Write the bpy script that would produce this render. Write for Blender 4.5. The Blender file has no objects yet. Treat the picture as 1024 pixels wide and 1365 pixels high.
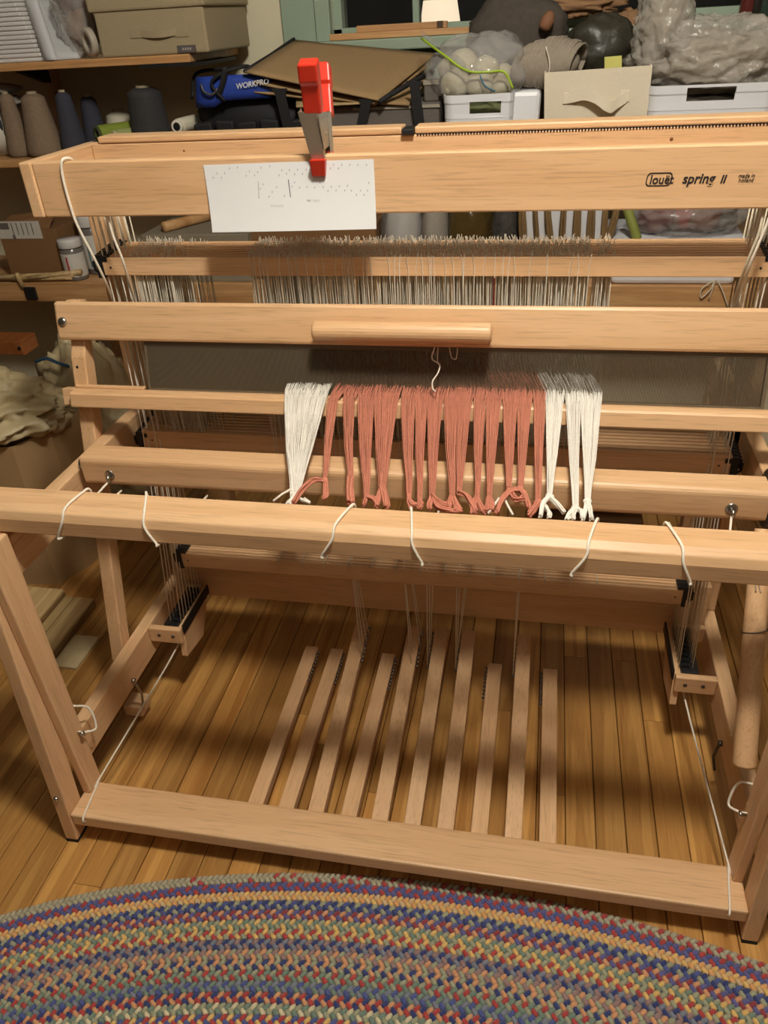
import bpy, bmesh, math, random
from mathutils import Vector, Matrix, noise
random.seed(7)
R = random.uniform
sc = bpy.context.scene
COL = sc.collection

# ------------------------------------------------------------------ camera
CAM = Vector((0.90954, -0.84979, 1.45))
ROT = Matrix(((0.9814, -0.05876, 0.18277), (0.18508, 0.54245, -0.81944), (-0.05099, 0.83803, 0.54324)))
cam_data = bpy.data.cameras.new('camera')
cam_data.sensor_fit = 'VERTICAL'
cam_data.sensor_height = 36.0
cam_data.lens = 36.0 * 1028.0 / 1365.0
cam_data.clip_start = 0.02
cam = bpy.data.objects.new('camera', cam_data)
cam.matrix_world = Matrix.Translation(CAM) @ ROT.to_4x4()
COL.objects.link(cam)
sc.camera = cam

# ------------------------------------------------------------------ light
w = bpy.data.worlds.new('world'); sc.world = w; w.use_nodes = True
w.node_tree.nodes['Background'].inputs[0].default_value = (1.0, 0.92, 0.80, 1)
w.node_tree.nodes['Background'].inputs[1].default_value = 0.05

def area(name, loc, target, size, power, color):
    l = bpy.data.lights.new(name, 'AREA'); l.shape = 'DISK'; l.size = size
    l.energy = power; l.color = color
    o = bpy.data.objects.new(name, l); COL.objects.link(o)
    o.location = loc
    o.rotation_euler = (Vector(target) - Vector(loc)).to_track_quat('-Z', 'Y').to_euler()
    return o
pl = bpy.data.lights.new('ceiling_light', 'POINT'); pl.energy = 114; pl.color = (1.0, 0.95, 0.845); pl.shadow_soft_size = 0.11
plo = bpy.data.objects.new('ceiling_light', pl); COL.objects.link(plo); plo.location = (0.98, -0.24, 2.45)
area('fill_light', (1.1, -1.45, 2.4), (0.7, 1.0, 0.8), 0.6, 2.5, (1.0, 0.925, 0.80))  # weak fill added from the front to brighten the background, no actual lamp

sc.view_settings.view_transform = 'Standard'
sc.view_settings.look = 'None'
sc.view_settings.gamma = 1.0
sc.view_settings.use_curve_mapping = False
sc.view_settings.exposure = 0.0

# ------------------------------------------------------------------ materials
MATS = {}
def nt(name):
    m = bpy.data.materials.new(name); m.use_nodes = True
    n = m.node_tree
    return m, n, n.nodes['Principled BSDF']
def rgb(r, g, b):
    f = lambda c: (c / 255 / 12.92) if c / 255 <= 0.04045 else ((c / 255 + 0.055) / 1.055) ** 2.4
    return (f(r), f(g), f(b), 1)
def plain(name, col, rough=0.6, metal=0.0, var=0.12, scale=40.0, bump=0.0, sheen=0.0):
    if name in MATS: return MATS[name]
    m, n, b = nt(name)
    tc = n.nodes.new('ShaderNodeTexCoord'); nz = n.nodes.new('ShaderNodeTexNoise')
    nz.inputs['Scale'].default_value = scale; nz.inputs['Detail'].default_value = 4
    n.links.new(tc.outputs['Object'], nz.inputs['Vector'])
    mx = n.nodes.new('ShaderNodeMix'); mx.data_type = 'RGBA'
    mx.inputs[6].default_value = tuple(c * (1 - var) for c in col[:3]) + (1,)
    mx.inputs[7].default_value = tuple(min(1, c * (1 + var)) for c in col[:3]) + (1,)
    n.links.new(nz.outputs['Fac'], mx.inputs[0]); n.links.new(mx.outputs[2], b.inputs['Base Color'])
    b.inputs['Roughness'].default_value = rough; b.inputs['Metallic'].default_value = metal
    if sheen: b.inputs['Sheen Weight'].default_value = sheen
    if bump:
        bp = n.nodes.new('ShaderNodeBump'); bp.inputs['Strength'].default_value = bump; bp.inputs['Distance'].default_value = 0.004
        n.links.new(nz.outputs['Fac'], bp.inputs['Height']); n.links.new(bp.outputs[0], b.inputs['Normal'])
    MATS[name] = m
    return m

def wood(name, axis, c1, c2, rough=0.42, fine=1.0, ring=True, rnd=0.10):
    if name in MATS: return MATS[name]
    m, n, b = nt(name)
    tc = n.nodes.new('ShaderNodeTexCoord'); oi = n.nodes.new('ShaderNodeObjectInfo')
    add = n.nodes.new('ShaderNodeVectorMath'); add.operation = 'ADD'
    mul = n.nodes.new('ShaderNodeVectorMath'); mul.operation = 'MULTIPLY'
    mul.inputs[1].default_value = (37, 53, 29)
    n.links.new(oi.outputs['Random'], mul.inputs[0])
    n.links.new(tc.outputs['Object'], add.inputs[0]); n.links.new(mul.outputs[0], add.inputs[1])
    def mapn(lo, hi):
        mp = n.nodes.new('ShaderNodeMapping'); s = [hi, hi, hi]; s[axis] = lo
        mp.inputs['Scale'].default_value = s; n.links.new(add.outputs[0], mp.inputs[0]); return mp
    m1 = mapn(1.2, 22 * fine); n1 = n.nodes.new('ShaderNodeTexNoise'); n1.inputs['Scale'].default_value = 1; n1.inputs['Detail'].default_value = 3; n1.inputs['Distortion'].default_value = 0.6
    n.links.new(m1.outputs[0], n1.inputs['Vector'])
    m2 = mapn(14, 330 * fine); n2 = n.nodes.new('ShaderNodeTexNoise'); n2.inputs['Scale'].default_value = 1; n2.inputs['Detail'].default_value = 2
    n.links.new(m2.outputs[0], n2.inputs['Vector'])
    rp = n.nodes.new('ShaderNodeValToRGB')
    rp.color_ramp.elements[0].position = 0.3; rp.color_ramp.elements[0].color = c1
    rp.color_ramp.elements[1].position = 0.72; rp.color_ramp.elements[1].color = c2
    if ring:
        wv = n.nodes.new('ShaderNodeMath'); wv.operation = 'MULTIPLY'; wv.inputs[1].default_value = 34.0
        sn = n.nodes.new('ShaderNodeMath'); sn.operation = 'SINE'
        sc_ = n.nodes.new('ShaderNodeMath'); sc_.operation = 'MULTIPLY_ADD'; sc_.inputs[1].default_value = 0.07
        n.links.new(n1.outputs['Fac'], wv.inputs[0]); n.links.new(wv.outputs[0], sn.inputs[0])
        n.links.new(sn.outputs[0], sc_.inputs[0]); n.links.new(n1.outputs['Fac'], sc_.inputs[2])
        n.links.new(sc_.outputs[0], rp.inputs[0])
    else:
        n.links.new(n1.outputs['Fac'], rp.inputs[0])
    # fine darker pores
    pr = n.nodes.new('ShaderNodeMapRange'); pr.inputs[1].default_value = 0.30; pr.inputs[2].default_value = 0.46
    pr.inputs[3].default_value = 0.80; pr.inputs[4].default_value = 1.0
    n.links.new(n2.outputs['Fac'], pr.inputs[0])
    rv = n.nodes.new('ShaderNodeMapRange'); rv.inputs[3].default_value = 1 - rnd; rv.inputs[4].default_value = 1 + rnd
    n.links.new(oi.outputs['Random'], rv.inputs[0])
    mm = n.nodes.new('ShaderNodeMath'); mm.operation = 'MULTIPLY'
    n.links.new(pr.outputs[0], mm.inputs[0]); n.links.new(rv.outputs[0], mm.inputs[1])
    sv = n.nodes.new('ShaderNodeVectorMath'); sv.operation = 'SCALE'
    n.links.new(rp.outputs[0], sv.inputs[0]); n.links.new(mm.outputs[0], sv.inputs['Scale'])
    n.links.new(sv.outputs[0], b.inputs['Base Color'])
    b.inputs['Roughness'].default_value = rough
    MATS[name] = m
    return m
BC1, BC2 = rgb(210, 166, 121), rgb(224, 183, 139)
WX = wood('beech_x', 0, BC1, BC2, rnd=0.05)
WY = wood('beech_y', 1, BC1, BC2, rnd=0.05)
WZ = wood('beech_z', 2, BC1, BC2, rnd=0.05)
FLOORW = wood('oak_floor', 1, rgb(160, 110, 54), rgb(203, 153, 86), rough=0.36, fine=1.3, rnd=0.22)
SHELFW = wood('pine_shelf', 0, rgb(178, 130, 82), rgb(206, 162, 112), rnd=0.05)
OLDW = wood('orange_wood', 1, rgb(132, 74, 34), rgb(160, 96, 50))
PINEW = wood('pale_plank', 1, rgb(176, 144, 96), rgb(214, 186, 134), fine=1.6)
PLYW = wood('ply_layer', 1, rgb(120, 90, 55), rgb(160, 128, 84))
CORD = plain('white_cord', rgb(232, 222, 204), 0.8, scale=300, var=.18)
GREYCORD = plain('natural_cord', rgb(206, 194, 170), 0.85, scale=300, var=.12)
WARPW = plain('white_warp', rgb(236, 230, 218), 0.75, scale=160, var=.1)
WARPC = plain('coral_warp', rgb(192, 120, 96), 0.8, scale=160, var=.2)
HEDD = plain('heddle_thread', rgb(232, 224, 206), 0.8, scale=60, var=.14)
METAL = plain('steel', rgb(190, 188, 182), 0.28, 1.0, var=.04)
DARKMETAL = plain('dark_steel', rgb(110, 106, 100), 0.45, 1.0, var=.1)
REEDM = plain('reed_steel', rgb(112, 98, 78), 0.55, 0.3, var=.08)
BLACK = plain('black_plastic', rgb(22, 21, 22), 0.5)
RUBBER = plain('black_rubber', rgb(18, 17, 16), 0.8)
RED = plain('red_vinyl', rgb(206, 50, 32), 0.32, var=.05)
PAPER = plain('white_paper', rgb(224, 224, 224), 0.85, var=.02, scale=8)
INK = plain('ink', rgb(34, 30, 30), 0.6)
PENCIL = plain('pencil_grey', rgb(176, 174, 176), 0.8)
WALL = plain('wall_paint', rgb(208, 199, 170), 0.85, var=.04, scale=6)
DIMWALL = plain('bounce_cut_wall', rgb(92, 87, 78), 0.85, var=.04, scale=6)  # unseen walls coloured dark to cut bounced light and deepen shadows
GREEN = plain('green_trim_paint', rgb(142, 158, 138), 0.5, var=.05)

def glassy(name, col, alpha, rough=0.12, bump=0.5, scale=22):
    if name in MATS: return MATS[name]
    m, n, b = nt(name)
    out = n.nodes['Material Output']
    tr = n.nodes.new('ShaderNodeBsdfTransparent'); tr.inputs[0].default_value = (.96, .96, .96, 1)
    mx = n.nodes.new('ShaderNodeMixShader')
    b.inputs['Base Color'].default_value = col; b.inputs['Roughness'].default_value = rough
    tc = n.nodes.new('ShaderNodeTexCoord'); nz = n.nodes.new('ShaderNodeTexNoise'); nz.inputs['Scale'].default_value = scale; nz.inputs['Detail'].default_value = 3
    n.links.new(tc.outputs['Object'], nz.inputs['Vector'])
    bp = n.nodes.new('ShaderNodeBump'); bp.inputs['Strength'].default_value = bump; bp.inputs['Distance'].default_value = 0.02
    n.links.new(nz.outputs['Fac'], bp.inputs['Height']); n.links.new(bp.outputs[0], b.inputs['Normal'])
    mx.inputs[0].default_value = alpha
    n.links.new(tr.outputs[0], mx.inputs[1]); n.links.new(b.outputs[0], mx.inputs[2]); n.links.new(mx.outputs[0], out.inputs['Surface'])
    MATS[name] = m
    return m
PLASTIC = glassy('clear_plastic', rgb(206, 202, 196), 0.30)
FILM = glassy('bag_film', rgb(196, 188, 176), 0.46, rough=.16, bump=.8, scale=30)
PLASTICW = glassy('milky_plastic', rgb(212, 212, 214), 0.72, bump=.3)
PANE = glassy('window_glass', rgb(30, 32, 34), 0.30, rough=0.03, bump=0)

# ------------------------------------------------------------------ mesh helpers
class MB:
    def __init__(s): s.v = []; s.f = []; s.m = []
    def add(s, vs, fs, mi=0):
        o = len(s.v); s.v += [Vector(v) for v in vs]
        s.f += [tuple(i + o for i in f) for f in fs]; s.m += [mi] * len(fs)
        return s
    def box(s, x0, x1, y0, y1, z0, z1, mi=0, T=None):
        vs = [Vector((x, y, z)) for x in (x0, x1) for y in (y0, y1) for z in (z0, z1)]
        if T: vs = [T(v) for v in vs]
        return s.add(vs, [(0, 1, 3, 2), (4, 6, 7, 5), (0, 4, 5, 1), (2, 3, 7, 6), (0, 2, 6, 4), (1, 5, 7, 3)], mi)
    def hexa(s, bottom, top, mi=0):
        return s.add(list(bottom) + list(top), [(3, 2, 1, 0), (4, 5, 6, 7), (0, 1, 5, 4), (1, 2, 6, 5), (2, 3, 7, 6), (3, 0, 4, 7)], mi)
    def prism(s, poly, axis, a, b, mi=0):
        def P(p, t):
            q = list(p); q.insert(axis, t); return Vector(q)
        n = len(poly)
        vs = [P(p, a) for p in poly] + [P(p, b) for p in poly]
        fs = [tuple(range(n - 1, -1, -1)), tuple(range(n, 2 * n))] + [(i, (i + 1) % n, n + (i + 1) % n, n + i) for i in range(n)]
        return s.add(vs, fs, mi)
    def tube(s, pts, r, n=6, mi=0, cap=True, flat=1.0):
        pts = [Vector(p) for p in pts]; rs = r if isinstance(r, (list, tuple)) else [r] * len(pts)
        vs = []; up = Vector((0.13, 0.21, 0.97)); side = None
        for i, p in enumerate(pts):
            t = (pts[min(i + 1, len(pts) - 1)] - pts[max(i - 1, 0)])
            if t.length < 1e-9: t = Vector((0, 0, 1))
            t.normalize()
            if side is None:
                side = t.cross(up)
                if side.length < 0.2: side = t.cross(Vector((1, 0.1, 0)))
            else:
                side = side - t * side.dot(t)
            side.normalize(); bn = t.cross(side)
            for k in range(n):
                a = 2 * math.pi * k / n
                vs.append(p + side * (math.cos(a) * rs[i]) + bn * (math.sin(a) * rs[i] * flat))
        fs = []
        for i in range(len(pts) - 1):
            for k in range(n):
                a = i * n + k; b_ = i * n + (k + 1) % n
                fs.append((a, b_, b_ + n, a + n))
        if cap:
            fs.append(tuple(range(n - 1, -1, -1))); e = (len(pts) - 1) * n; fs.append(tuple(e + k for k in range(n)))
        return s.add(vs, fs, mi)
    def lathe(s, prof, c, ax=Vector((0, 0, 1)), n=24, mi=0):
        ax = Vector(ax).normalized(); c = Vector(c)
        a = ax.orthogonal().normalized(); b = ax.cross(a)
        vs = []
        for (r, h) in prof:
            for k in range(n):
                t = 2 * math.pi * k / n
                vs.append(c + ax * h + a * (math.cos(t) * r) + b * (math.sin(t) * r))
        fs = []
        for i in range(len(prof) - 1):
            for k in range(n):
                p = i * n + k; q = i * n + (k + 1) % n
                fs.append((p, q, q + n, p + n))
        fs.append(tuple(range(n - 1, -1, -1))); e = (len(prof) - 1) * n; fs.append(tuple(e + k for k in range(n)))
        return s.add(vs, fs, mi)
    def sheet(s, rows, mi=0):
        h = len(rows); wd = len(rows[0])
        return s.add([p for r in rows for p in r], [(i * wd + j, i * wd + j + 1, (i + 1) * wd + j + 1, (i + 1) * wd + j) for i in range(h - 1) for j in range(wd - 1)], mi)
    def lump(s, c, rad, seed=0, amp=0.18, freq=1.6, n=(28, 18), zmin=None, mi=0, ridge=0.0):
        c = Vector(c); vs = []; nu, nv = n
        for j in range(nv + 1):
            ph = math.pi * (0.002 + 0.996 * j / nv)
            for i in range(nu):
                th = 2 * math.pi * i / nu
                d = Vector((math.sin(ph) * math.cos(th), math.sin(ph) * math.sin(th), math.cos(ph)))
                q = d * freq + Vector((seed * 7.3, seed * 3.1, seed * 1.7))
                k = 1 + amp * noise.noise(q) + amp * .6 * noise.noise(q * 2.3) + amp * .35 * noise.noise(q * 5.1)
                if ridge: k += ridge * (.25 - abs(noise.noise(q * 1.4))) + ridge * .45 * (.25 - abs(noise.noise(q * 2.9 + Vector((9, 2, 5)))))
                p = c + Vector((d.x * rad[0], d.y * rad[1], d.z * rad[2])) * k
                if zmin is not None and p.z < zmin: p.z = zmin
                vs.append(p)
        fs = [(j * nu + i, j * nu + (i + 1) % nu, (j + 1) * nu + (i + 1) % nu, (j + 1) * nu + i) for j in range(nv) for i in range(nu)]
        fs = [tuple(reversed(f)) for f in fs]
        return s.add(vs, fs, mi)

ORG = {}
def org(o): return ORG.get(o.name, Vector((0, 0, 0))) if o else Vector((0, 0, 0))
def mk(name, mb, mats, parent=None, bevel=0.0, smooth=False, solid=0.0, subdiv=0, origin=None):
    if not isinstance(mats, (list, tuple)): mats = [mats]
    vs = mb.v
    lo = Vector([min(v[i] for v in vs) for i in range(3)]); hi = Vector([max(v[i] for v in vs) for i in range(3)])
    og = Vector(origin) if origin else Vector(((lo.x + hi.x) / 2, (lo.y + hi.y) / 2, (lo.z if parent is None else (lo.z + hi.z) / 2)))
    me = bpy.data.meshes.new(name)
    me.from_pydata([v - og for v in vs], [], mb.f)
    for m in mats: me.materials.append(m)
    if len(mats) > 1: me.polygons.foreach_set('material_index', mb.m)
    if smooth: me.polygons.foreach_set('use_smooth', [True] * len(me.polygons))
    me.update()
    o = bpy.data.objects.new(name, me); COL.objects.link(o)
    ORG[o.name] = og
    if parent: o.parent = parent
    o.location = og - org(parent)
    if solid:
        md = o.modifiers.new('thick', 'SOLIDIFY'); md.thickness = solid; md.offset = 0
    if bevel:
        md = o.modifiers.new('bevel', 'BEVEL'); md.width = bevel; md.segments = 2; md.limit_method = 'ANGLE'; md.angle_limit = math.radians(40)
    if subdiv:
        md = o.modifiers.new('sub', 'SUBSURF'); md.levels = subdiv; md.render_levels = subdiv
    return o
def empty(name, loc, label=None, cat=None, group=None):
    o = bpy.data.objects.new(name, None); o.empty_display_size = 0.05
    COL.objects.link(o); o.location = loc; ORG[o.name] = Vector(loc)
    if label: tag(o, label, cat, group)
    return o
def tag(o, label, cat, group=None):
    o['label'] = label; o['category'] = cat
    if group: o['group'] = group
    return o
def struct(o): o['kind'] = 'structure'; return o
def stuff(o): o['kind'] = 'stuff'; return o
def curve_pts(pts, n=8):
    """Catmull-Rom through pts"""
    P = [Vector(p) for p in pts]; P = [P[0] * 2 - P[1]] + P + [P[-1] * 2 - P[-2]]
    out = []
    for i in range(1, len(P) - 2):
        for k in range(n):
            t = k / n; a, b, c, d = P[i - 1], P[i], P[i + 1], P[i + 2]
            out.append(0.5 * ((2 * b) + (c - a) * t + (2 * a - 5 * b + 4 * c - d) * t * t + (3 * b - 3 * c + d - a) * t ** 3))
    out.append(P[-2]); return out
def W(px, py, Y):
    """point of the room at depth Y (distance behind the loom's front feet)"""
    d = ROT @ Vector((px - 512, 682.5 - py, -1028.0))
    return CAM + d * ((Y - CAM.y) / d.y)
def WZP(px, py, Z):
    d = ROT @ Vector((px - 512, 682.5 - py, -1028.0))
    return CAM + d * ((Z - CAM.z) / d.z)
def text_mesh(s, size, mat, name, parent, origin, xdir, ydir, extrude=0.0004, bold=0.0, shear=0.0, spacing=1.0, width=None):
    cu = bpy.data.curves.new('txt', 'FONT'); cu.body = s; cu.size = size; cu.extrude = extrude; cu.shear = shear
    cu.space_character = spacing; cu.offset = bold; cu.resolution_u = 3
    to = bpy.data.objects.new('txt', cu); COL.objects.link(to)
    dg = bpy.context.evaluated_depsgraph_get()
    me = bpy.data.meshes.new_from_object(to.evaluated_get(dg))
    COL.objects.unlink(to); bpy.data.objects.remove(to); bpy.data.curves.remove(cu)
    if width:
        w_ = max(v.co.x for v in me.vertices); me.transform(Matrix.Diagonal((width / w_, 1, 1, 1)))
    xd = Vector(xdir).normalized(); yd = Vector(ydir).normalized(); zd = xd.cross(yd)
    mat4 = Matrix((xd, yd, zd)).transposed().to_4x4()
    me.transform(mat4)
    me.materials.clear(); me.materials.append(mat); me.name = name
    o = bpy.data.objects.new(name, me); COL.objects.link(o)
    ORG[o.name] = Vector(origin); o.parent = parent; o.location = Vector(origin) - org(parent)
    return o

XM = 0.674
def mxx(x): return 2 * XM - x
WALLY = 1.85

# ------------------------------------------------------------------ room
fl = struct(mk('floor', MB().box(-1.9, 2.9, -1.7, WALLY + .1, -.05, -.012), plain('subfloor', rgb(40, 26, 14), .9)))
BW = 0.0612
ncol = int(4.74 / BW)
for i in range(ncol):
    x0 = -1.85 + i * BW
    y = -1.65 + R(-.9, 0)
    while y < WALLY:
        ln = R(.85, 1.7); y1 = min(y + ln, WALLY); ya = max(y, -1.65)
        if WALLY - y1 < .3: y1 = WALLY
        if y1 - ya > .02:
            a, b_, c = x0 + .0008, x0 + BW - .0008, .0015
            p = [(a, -.012), (b_, -.012), (b_, -c), (b_ - c, 0), (a + c, 0), (a, -c)]
            mk('floorboard', MB().prism(p, 1, ya + .0005, y1 - .0005), FLOORW, fl)
        y = y1

# back wall with window opening
WX0, WX1, WZ0, WZ1 = 0.235, 1.47, 1.385, 2.3
wm = MB()
wm.box(-1.9, WX0, WALLY, WALLY + .12, 0, 2.6); wm.box(WX1, 2.9, WALLY, WALLY + .12, 0, 2.6)
wm.box(WX0, WX1, WALLY, WALLY + .12, 0, WZ0); wm.box(WX0, WX1, WALLY, WALLY + .12, WZ1, 2.6)
wall = struct(mk('wall_back', wm, WALL))
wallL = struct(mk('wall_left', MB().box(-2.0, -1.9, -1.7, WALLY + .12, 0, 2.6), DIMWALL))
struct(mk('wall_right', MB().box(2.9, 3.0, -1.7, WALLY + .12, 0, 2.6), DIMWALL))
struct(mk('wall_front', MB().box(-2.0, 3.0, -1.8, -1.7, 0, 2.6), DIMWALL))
struct(mk('ceiling', MB().box(-2.0, 3.0, -1.8, WALLY + .12, 2.6, 2.7), plain('bounce_cut_ceiling', rgb(158, 154, 146), .9, var=.02)))  # unseen ceiling greyed to hold down the bounced light
win = struct(mk('window_1', MB().box(WX0 + .03, WX1 - .03, WALLY + .06, WALLY + .066, WZ0 + .03, WZ1 - .03), PANE))
f = MB()
f.box(WX0, WX0 + .03, WALLY + .02, WALLY + .1, WZ0, WZ1); f.box(WX1 - .03, WX1, WALLY + .02, WALLY + .1, WZ0, WZ1)
f.box(WX0, WX1, WALLY + .02, WALLY + .1, WZ0, WZ0 + .03); f.box(WX0, WX1, WALLY + .02, WALLY + .1, WZ1 - .03, WZ1)
mk('window_frame', f, GREEN, win, bevel=.003)
mk('muntin', MB().box(W(551, 10, 1.91).x, W(560, 10, 1.91).x, WALLY + .04, WALLY + .09, WZ0 + .02, WZ1 - .02), GREEN, win, bevel=.003)
tr = MB().box(.085, WX0 - .045, WALLY - .018, WALLY, .9, 2.4).box(WX0 - .042, WX0 + .004, WALLY - .03, WALLY, .9, 2.4)
struct(mk('trim_1', tr, GREEN, bevel=.003))
struct(mk('trim_2', MB().box(WX1 - .004, WX1 + .13, WALLY - .022, WALLY, .9, 2.4), GREEN, bevel=.003))
sill = struct(mk('trim_3', MB().box(WX0 - .08, WX1 + .13, WALLY - .10, WALLY, WZ0 - .03, WZ0).box(WX0 - .06, WX1 + .1, WALLY - .02, WALLY, WZ0 - .12, WZ0 - .03), GREEN, bevel=.004))
# night dark outside + lamp added behind the pane in place of a reflected one
struct(mk('wall_beyond', MB().box(-.2, 2.4, 3.1, 3.2, .8, 2.6), plain('dark_outside', rgb(70, 68, 62), .9)))
lamp = empty('reflection_lamp', W(586, 120, 2.4), 'glowing pale lampshade added behind the dark window for a reflection', 'lamp')
lc = W(587, 21, 2.4)
shm, shn, shb = nt('lit_shade')
shb.inputs['Base Color'].default_value = rgb(250, 230, 190); shb.inputs['Emission Color'].default_value = (1, .82, .58, 1); shb.inputs['Emission Strength'].default_value = 2.0
mk('lamp_shade', MB().lathe([(.072, -.034), (.073, -.032), (.060, .046), (.059, .048)], lc, n=28), shm, lamp, smooth=True)
mk('lamp_base', MB().lathe([(.06, -.32), (.06, -.30), (.02, -.28), (.03, -.18), (.012, -.1), (.012, -.03)], lc, n=20), plain('lamp_brass', rgb(120, 90, 50), .4, .6), lamp, smooth=True)
tbl = mk('lamp_table', MB().box(lc.x - .25, lc.x + .25, lc.y - .2, lc.y + .2, lc.z - .36, lc.z - .32).box(lc.x - .23, lc.x - .2, lc.y - .18, lc.y - .15, 0, lc.z - .36).box(lc.x + .2, lc.x + .23, lc.y - .18, lc.y - .15, 0, lc.z - .36).box(lc.x - .23, lc.x - .2, lc.y + .15, lc.y + .18, 0, lc.z - .36).box(lc.x + .2, lc.x + .23, lc.y + .15, lc.y + .18, 0, lc.z - .36), OLDW)
tag(tbl, 'small wooden table beyond the window under the lamp', 'table')

# ------------------------------------------------------------------ shelving along the back wall
SY0, SY1 = 1.45, WALLY - .002
shelf = empty('wall_shelving', (.3, 1.65, 0), 'long pine shelving along the back wall holding yarn and boxes', 'shelving')
mk('shelf_board', MB().box(-1.6, -.07, SY0, SY1 - .0, 1.362, 1.382), SHELFW, shelf, bevel=.002)
mk('shelf_board', MB().box(-1.6, 2.0, SY0, SY1 - .05, 1.108, 1.130), SHELFW, shelf, bevel=.002)
mk('shelf_board', MB().box(-1.6, 2.0, SY0, SY1 - .05, .692, .755), SHELFW, shelf, bevel=.002)
for x in (-1.55, -.74, .55, 1.62):
    mk('shelf_upright', MB().box(x, x + .03, SY1 - .05, SY1, 0, 1.362 if x < .4 else 1.108), WZ, shelf, bevel=.002)
    for z in ((1.362, 1.108, .692) if x < .03 else (1.108, .692)):
        mk('shelf_bracket', MB().prism([(SY0 + .16, z), (SY1 - .05, z), (SY1 - .05, z - .05), (SY1 - .06, z - .05)], 0, x + .004, x + .026), BLACK, shelf)

# ------------------------------------------------------------------ loom
loom = empty('floor_loom', (XM, .38, 0), 'large beech floor loom with treadles and a coral and white warp', 'loom')
def part(name, mb, mat, bevel=.003, parent=None, smooth=False, **k): return mk(name, mb, mat, parent or loom, bevel=bevel, smooth=smooth, **k)
def both(fn):
    for s in (0, 1): fn((lambda x: x) if s == 0 else mxx, s)
def xb(M, a, b): return tuple(sorted((M(a), M(b))))

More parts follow.
